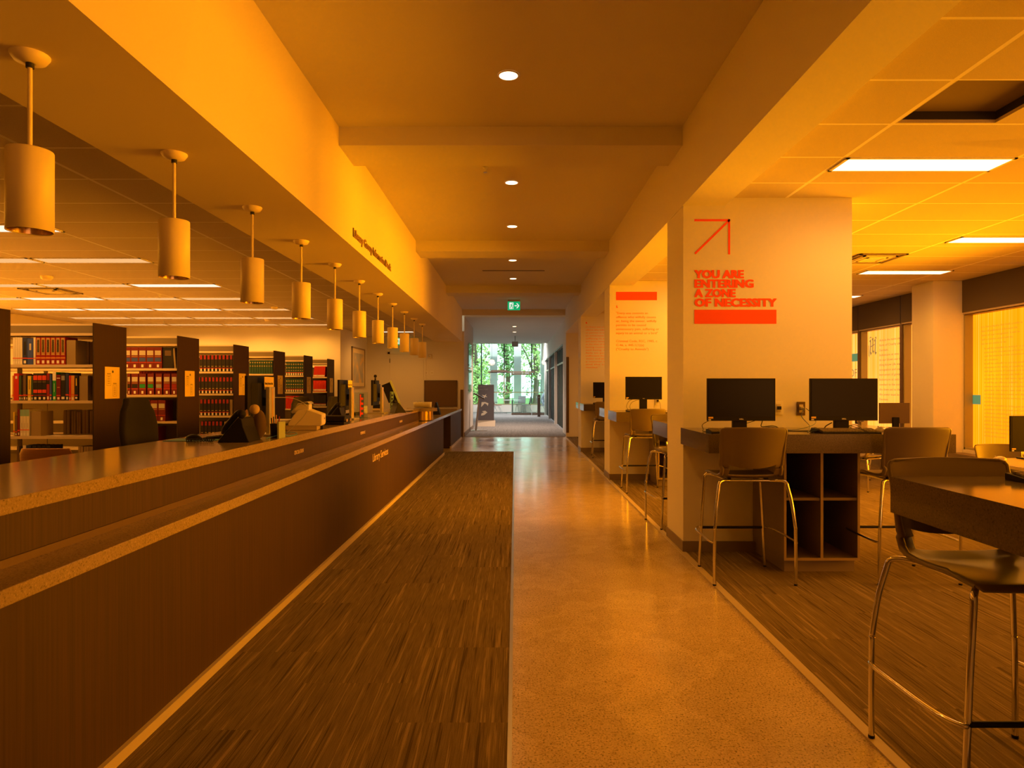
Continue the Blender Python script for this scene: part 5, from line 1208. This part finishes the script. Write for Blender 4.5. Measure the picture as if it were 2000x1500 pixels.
B('jamb', -1.27, -1.23, -0.03, 0.03, 0, 2.14, M_white, t); B('jamb', -0.13, -0.11, -0.08, -0.06, 0.12, 2.05, M_darkmetal, t)
t = thing('push_button_post', 'brown bollard with door button right of the glass entrance', 'post', (1.14, 31.9, 0.006))
B('post', -0.07, 0.07, -0.05, 0.05, 0, 1.05, M_rail, t, 0.003); MB().cyl(0.03, 0, 0.006, M_metal, n=16, M=Matrix.Translation((0, -0.05, 0.93)) @ Matrix.Rotation(PI/2, 4, 'X')).build('button', t)
# window wall of the lounge
t = thing('window_40', 'tall far window wall with dark and brown mullions looking onto green trees', 'window', (0, 38, 0), kind='structure')
B('sill', -6, 3.9, -0.05, 0.12, 0, 0.42, M_hall, t); B('sill_cap', -6, 3.9, -0.06, 0.12, 0.42, 0.47, M_woodframe, t)
mb = MB(); mb.box(-6, 3.9, 0.04, 0.05, 0.47, 3.9, M_glass); mb.build('pane', t)
mb = MB()
for x in (-4.9, -3.4, -1.92, -0.62, 0.95, 2.3): mb.box(x-0.03, x+0.03, 0.0, 0.10, 0.47, 3.9, M_darkmetal)
mb.build('mullion', t)
mb = MB()
mb.box(-0.65, -0.59, -0.03, 0.0, 0.47, 2.2, M_woodframe); mb.box(-1.4, 1.6, -0.03, 0.0, 1.10, 1.16, M_woodframe)
mb.build('wood_rail', t)
text('lettering', 'PARTY HALL', (-2.30, 0.035, 2.08), R_FRONT, 0.10, mat('grey_vinyl', (0.25,0.27,0.27), 0.6), t, 0.8)
M_conc2 = mat('pale_grey_concrete', (0.75, 0.74, 0.76), 0.8)
for i, (a, b) in enumerate(((-4.4,-3.95), (-1.47,-1.05), (-0.07, 0.36), (1.5, 1.95), (2.9, 3.3))):
    struct(B('facade_fin', a, b, 39.0, 39.6, 0, 9, M_conc2), 'pale concrete facade fin %s outside the far window' % ('far left','left','centre','right','far right')[i], 'pillar')
struct(B('outside_ground', -40, 40, 38.2, 90, -0.12, -0.02, mat('lawn', (0.10, 0.22, 0.04), 0.9)), 'green lawn outside the far window', 'ground')
# trees
M_leafs = [mat('leaf_bright', (0.42, 0.62, 0.20), 0.6), mat('leaf_mid', (0.28, 0.50, 0.18), 0.6), mat('leaf_blue', (0.32, 0.56, 0.36), 0.6)]  # leaf colours paled to put bright haze into the foliage
def tree(x, y, h, r, m, lab, seed):
    rnd = random.Random(seed)
    t = thing('tree', lab, 'tree', (x, y, -0.02), group='trees outside the far window')
    tr = MB(); tr.tube(smoothpath([(0, 0, 0), (0.1, 0, h*0.3), (-0.1, 0.1, h*0.6), (0, 0, h*0.9)], 4), [0.2-0.14*i/12 for i in range(13)], mat('bark', (0.16,0.11,0.08), 0.9), n=8)
    for k in range(5):
        a = rnd.uniform(0, 6.28); z0 = h*rnd.uniform(0.25, 0.6)
        tr.tube([(0, 0, z0), (0.5*r*math.cos(a), 0.5*r*math.sin(a), z0+h*0.18), (0.8*r*math.cos(a), 0.8*r*math.sin(a), z0+h*0.25)], [0.09, 0.05, 0.02], mat('bark'), n=6)
    tr.build('trunk', t)
    mb = MB()
    cl = [(rnd.uniform(-.6,.6)*r, rnd.uniform(-.5,.5)*r, h*rnd.uniform(0.12, 0.95), rnd.uniform(0.35, 0.6)*r) for _ in range(16)]
    for cx, cy, cz, cr in cl:
        for k in range(230):
            d = Vector((rnd.gauss(0,1), rnd.gauss(0,1), rnd.gauss(0,1))).normalized()*cr*rnd.uniform(0.6, 1)**0.5
            p = Vector((cx, cy, cz))+d; s = rnd.uniform(0.07, 0.15)
            a = Vector((rnd.gauss(0,1), rnd.gauss(0,1), rnd.gauss(0,1))).normalized(); b = a.orthogonal().normalized()
            mb.poly([p-a*s, p-b*s*0.45, p+a*s, p+b*s*0.45], m)
    mb.build('foliage', t)
for i, (x, y, h, r, mi) in enumerate(((-6.2, 46, 8, 2.0, 2), (-2.6, 43.5, 8, 1.7, 0), (-0.6, 48, 8.5, 1.7, 1), (1.3, 43.5, 8, 1.7, 0), (4.4, 45.5, 8, 1.6, 2), (7.6, 48, 7, 2, 1), (-3.6, 52, 9.5, 2.4, 2), (2.8, 53, 9.5, 2.4, 1))):
    tree(x, y, h, r, M_leafs[mi], '%s tree beyond the far window, %s' % (('blue-green','bright green','mid green','bright green','blue-green','mid green','blue-green','mid green')[i], ('far left','left of centre','at the centre','right of centre','right','farthest right','rear left','rear right')[i]), i)
# globe pendants
for i, (x, z) in enumerate(((-1.26, 2.76), (1.50, 2.76))):
    y = 36 if i == 0 else 35.6
    t = thing('globe_pendant', ('perforated round globe lamp at the left of the far lounge', 'perforated round globe lamp at the right of the far lounge')[i], 'pendant lamp', (x if i == 0 else 1.60, y, z), group='globe lamps in the lounge')
    mg = mat('gold_white_globe', (0.8, 0.62, 0.45), 0.5, emit=(1, 0.8, 0.6), estr=0.5); vv = coords(mg) if i == 0 else None
    MB().ball((0, 0, 0), 0.17, mg, 20, 12).build('globe', t); mb = MB()
    for k in range(40):
        a = k*2.4; zz = -0.95+1.9*k/40; rr_ = math.sqrt(1-zz*zz); mb.ball((0.17*rr_*math.cos(a), 0.17*rr_*math.sin(a), 0.17*zz), 0.02, M_white, 8, 5)
    mb.build('petals', t)
    MB().cyl(0.006, 0.17, 3.9-z-0.001, M_darkmetal, n=6).build('cord', t)
# lounge ceiling strips
E_strip = emis('lounge_strip_light', (1.0, 0.97, 0.9), 12.0)
for i, x in enumerate((-1.73, -1.04, -0.36, 0.31, 1.0)):
    o = B('strip_light', x-0.02, x+0.02, 31.2, 35.6, 3.89, 3.899, E_strip)
    L = bpy.data.lights.new('strip_lamp', 'SPOT'); L.energy = LLOUNGE; L.color = (1, 0.97, 0.93); L.spot_size = 2.9; L.spot_blend = 0.6; L.shadow_soft_size = 0.02
    lo = bpy.data.objects.new('strip_lamp', L); COL.objects.link(lo); lo.location = (x, 33.4, 3.86)
    tag(o, '%s thin strip light in the lounge ceiling' % ('leftmost', 'second from left', 'middle', 'second from right', 'rightmost')[i], 'ceiling light', 'strip lights of the lounge ceiling')
t = thing('wall_speaker', 'small white speaker box high on the right of the lounge', 'speaker', (1.33, 36.5, 2.0))
B('cabinet', -0.1, 0.1, -0.06, 0.06, -0.17, 0.13, M_white, t, 0.004); MB().cyl(0.035, 0, 0.006, M_black, n=14, M=Matrix.Translation((0.03, -0.06, 0.06)) @ Matrix.Rotation(PI/2, 4, 'X')).build('driver', t); MB().tube([(0, 0, 0.13), (0, 0, 1.895)], 0.01, M_white).build('mounting_pole', t)
# lounge tables and chairs
def lounge_table(x, y, lab):
    t = thing('round_table', lab, 'table', (x, y, 0.006), group='lounge tables')
    MB().cyl(0.55, 0.70, 0.73, mat('pale_table_top', (0.55,0.58,0.60), 0.3), n=36).build('tabletop', t); MB().cyl(0.045, 0.03, 0.70, M_metal, n=16).build('column', t)
    MB().lathe([(0.28, 0), (0.28, 0.012), (0.05, 0.03)], M_metal).build('base', t)
lounge_table(-0.15, 36.2, 'round lounge table in the middle of the far view'); lounge_table(2.25, 35.6, 'round lounge table by the seated person')
def lounge_chair(x, y, rz, lab, m):
    t = thing('lounge_chair', lab, 'chair', (x, y, 0.006), rz, 'chairs round the lounge tables')
    P = [[(0.22*u, -0.2-0.09*i/4+0.03*u*u, 0.50+0.42*i/4) for u in [k/4-1 for k in range(9)]] for i in range(5)]
    MB().grid(P, m).build('backrest', t, solid=0.02)
    MB().box(-0.22, 0.22, -0.2, 0.22, 0.43, 0.46, m).build('seat', t, bevel=0.01)
    for sx in (-1, 1):
        MB().tube([(0.2*sx, 0.05, 0.44), (0.23*sx, 0.30, 0)], 0.013, M_metal, n=8).build('leg', t); MB().tube([(0.2*sx, -0.05, 0.44), (0.23*sx, -0.32, 0)], 0.013, M_metal, n=8).build('leg', t)
M_brf = mat('brown_chair', (0.22, 0.10, 0.07), 0.6); M_grf = mat('grey_chair', (0.20, 0.21, 0.24), 0.6)
lounge_chair(-0.98, 36.0, -PI/2+0.2, 'brown chair left of the middle lounge table', M_brf); lounge_chair(-1.3, 37.0, -PI/2-0.2, 'brown chair farther left by the far window', M_brf)
lounge_chair(0.62, 36.1, PI/2-0.2, 'grey chair right of the middle lounge table', M_grf); lounge_chair(0.3, 37.1, PI-0.4, 'grey chair behind the middle lounge table', M_grf)
lounge_chair(1.40, 35.15, -PI/2, 'blue-grey chair under the seated person', M_grf)
# the seated person : one skinned body, leaning toward the table on the right
def person():
    x0, y0 = 1.42, 35.15
    me = bpy.data.meshes.new('person')
    J = [((0,0,0.53),.13), ((0.03,0,0.72),.125), ((0.08,0,0.92),.14), ((0.12,0,1.03),.10), ((0.16,0,1.10),.05),           # pelvis..neck
         ((0.10,-0.17,1.0),.06), ((0.22,-0.22,0.82),.045), ((0.42,-0.12,0.79),.035), ((0.50,-0.08,0.79),.022),                # near arm
         ((0.10,0.17,1.0),.06), ((0.24,0.22,0.82),.045), ((0.43,0.12,0.79),.035), ((0.51,0.08,0.79),.022),
         ((0.08,-0.10,0.53),.10), ((0.46,-0.11,0.52),.07), ((0.44,-0.11,0.12),.05), ((0.52,-0.11,0.05),.04),
         ((0.08,0.10,0.53),.10), ((0.46,0.11,0.52),.07), ((0.44,0.11,0.12),.05), ((0.52,0.11,0.05),.04)]
    E = [(0,1),(1,2),(2,3),(3,4),(2,5),(5,6),(6,7),(7,8),(2,9),(9,10),(10,11),(11,12),(0,13),(13,14),(14,15),(15,16),(0,17),(17,18),(18,19),(19,20)]
    me.from_pydata([j[0] for j in J], E, [])
    o = bpy.data.objects.new('person', me); COL.objects.link(o); o.location = (x0, y0, 0.006)
    sk = o.modifiers.new('skin', 'SKIN'); 
    if not me.skin_vertices: 
        bpy.context.view_layer.objects.active = o
        me.attributes.new('skin', 'FLOAT', 'POINT') if False else None
    for sv, j in zip(me.skin_vertices[0].data, J): sv.radius = (j[1], j[1])
    me.skin_vertices[0].data[0].use_root = True
    o.modifiers.new('sub', 'SUBSURF').levels = 1
    me.materials.append(mat('blue_grey_shirt', (0.22, 0.26, 0.36), 0.8))
    tag(o, 'seated person with short dark hair in a blue-grey shirt, leaning over a table', 'person')
    return o
try:
    pr = person(); sk_ = mat('skin', (0.60, 0.36, 0.26), 0.55); hr = mat('dark_hair', (0.03, 0.025, 0.03), 0.7)
    Mh = Matrix.Translation((0.205, 0, 1.205)) @ Matrix.Rotation(math.radians(18), 4, 'Y')
    mb = MB(); mb.ball((0, 0, 0), 0.10, sk_, 20, 14, (0.92, 0.76, 1.15), Mh); mb.ball((0.095, 0, -0.02), 0.02, sk_, 8, 6, (1, .7, 1.2), Mh); mb.ball((0.075, 0, -0.085), 0.03, sk_, 8, 6, (1, 1, .8), Mh)
    for s in (-1, 1): mb.ball((-0.005, 0.077*s, -0.01), 0.02, sk_, 8, 6, (.8, .4, 1.3), Mh); mb.ball((0.082, 0.03*s, 0.012), 0.009, hr, 6, 5, (1, 1, 1), Mh)
    mb.ball((0.09, 0, -0.058), 0.012, mat('lips', (0.45, 0.2, 0.16), 0.5), 8, 5, (.6, 1.6, .5), Mh)
    mb.tube([(0.16, 0, 1.08), (0.19, 0, 1.15)], 0.05, sk_); mb.build('head', pr)
    P_ = MB(); P_.ball((-0.022, 0, 0.028), 0.106, hr, 20, 12, (0.95, 0.82, 1.05), Mh); P_.build('hair', pr)
    for s in (-1, 1):
        mb = MB(); mb.ball((0.53, 0.08*s, 0.79), 0.03, sk_, 10, 8, (1.3, 1.1, .6))
        for f in range(4): mb.tube([(0.55, 0.08*s+(f-1.5)*0.016, 0.795), (0.59, 0.08*s+(f-1.5)*0.018, 0.79), (0.61-0.004*abs(f-1.5), 0.08*s+(f-1.5)*0.018, 0.775)], 0.008, sk_, n=6)
        mb.tube([(0.525, 0.08*s-0.03*s, 0.79), (0.56, 0.08*s-0.05*s, 0.785)], 0.009, sk_, n=6); mb.build('hand', pr)
except Exception as ex:
    print('PERSON', ex)
# ------------------------------------------------------------------ daylight, camera, look
w = bpy.data.worlds.new('World'); SC.world = w; w.use_nodes = True
bg = w.node_tree.nodes['Background']; bg.inputs[0].default_value = (0.80, 0.95, 1.0, 1); bg.inputs[1].default_value = LSKY
L = bpy.data.lights.new('sun', 'SUN'); L.energy = LSUN; L.angle = 0.05; L.color = (1, 0.97, 0.85)
o = bpy.data.objects.new('sun', L); COL.objects.link(o); o.rotation_euler = (math.radians(50), 0, math.radians(-12)); o.location = (0, 30, 20)
cam = bpy.data.cameras.new('camera'); cam.sensor_width = 36; cam.lens = 1300/2000*36; cam.shift_x = -6/2000; cam.shift_y = 7/2000; cam.clip_start = 0.05; cam.clip_end = 200
co = bpy.data.objects.new('camera', cam); COL.objects.link(co); co.location = (0, 0, CH); co.rotation_euler = (PI/2, 0, 0); SC.camera = co
SC.view_settings.view_transform = 'Standard'; SC.view_settings.look = 'None'; SC.view_settings.gamma = 1; SC.view_settings.use_curve_mapping = False
SC.view_settings.exposure = EXPO
SC.cycles.max_bounces = 10; SC.cycles.diffuse_bounces = 5; SC.cycles.glossy_bounces = 4; SC.cycles.transparent_max_bounces = 12
SC.cycles.use_denoising = True; SC.cycles.sample_clamp_indirect = 6; SC.cycles.caustics_reflective = False; SC.cycles.caustics_refractive = False
SC.cycles.blur_glossy = 0.5
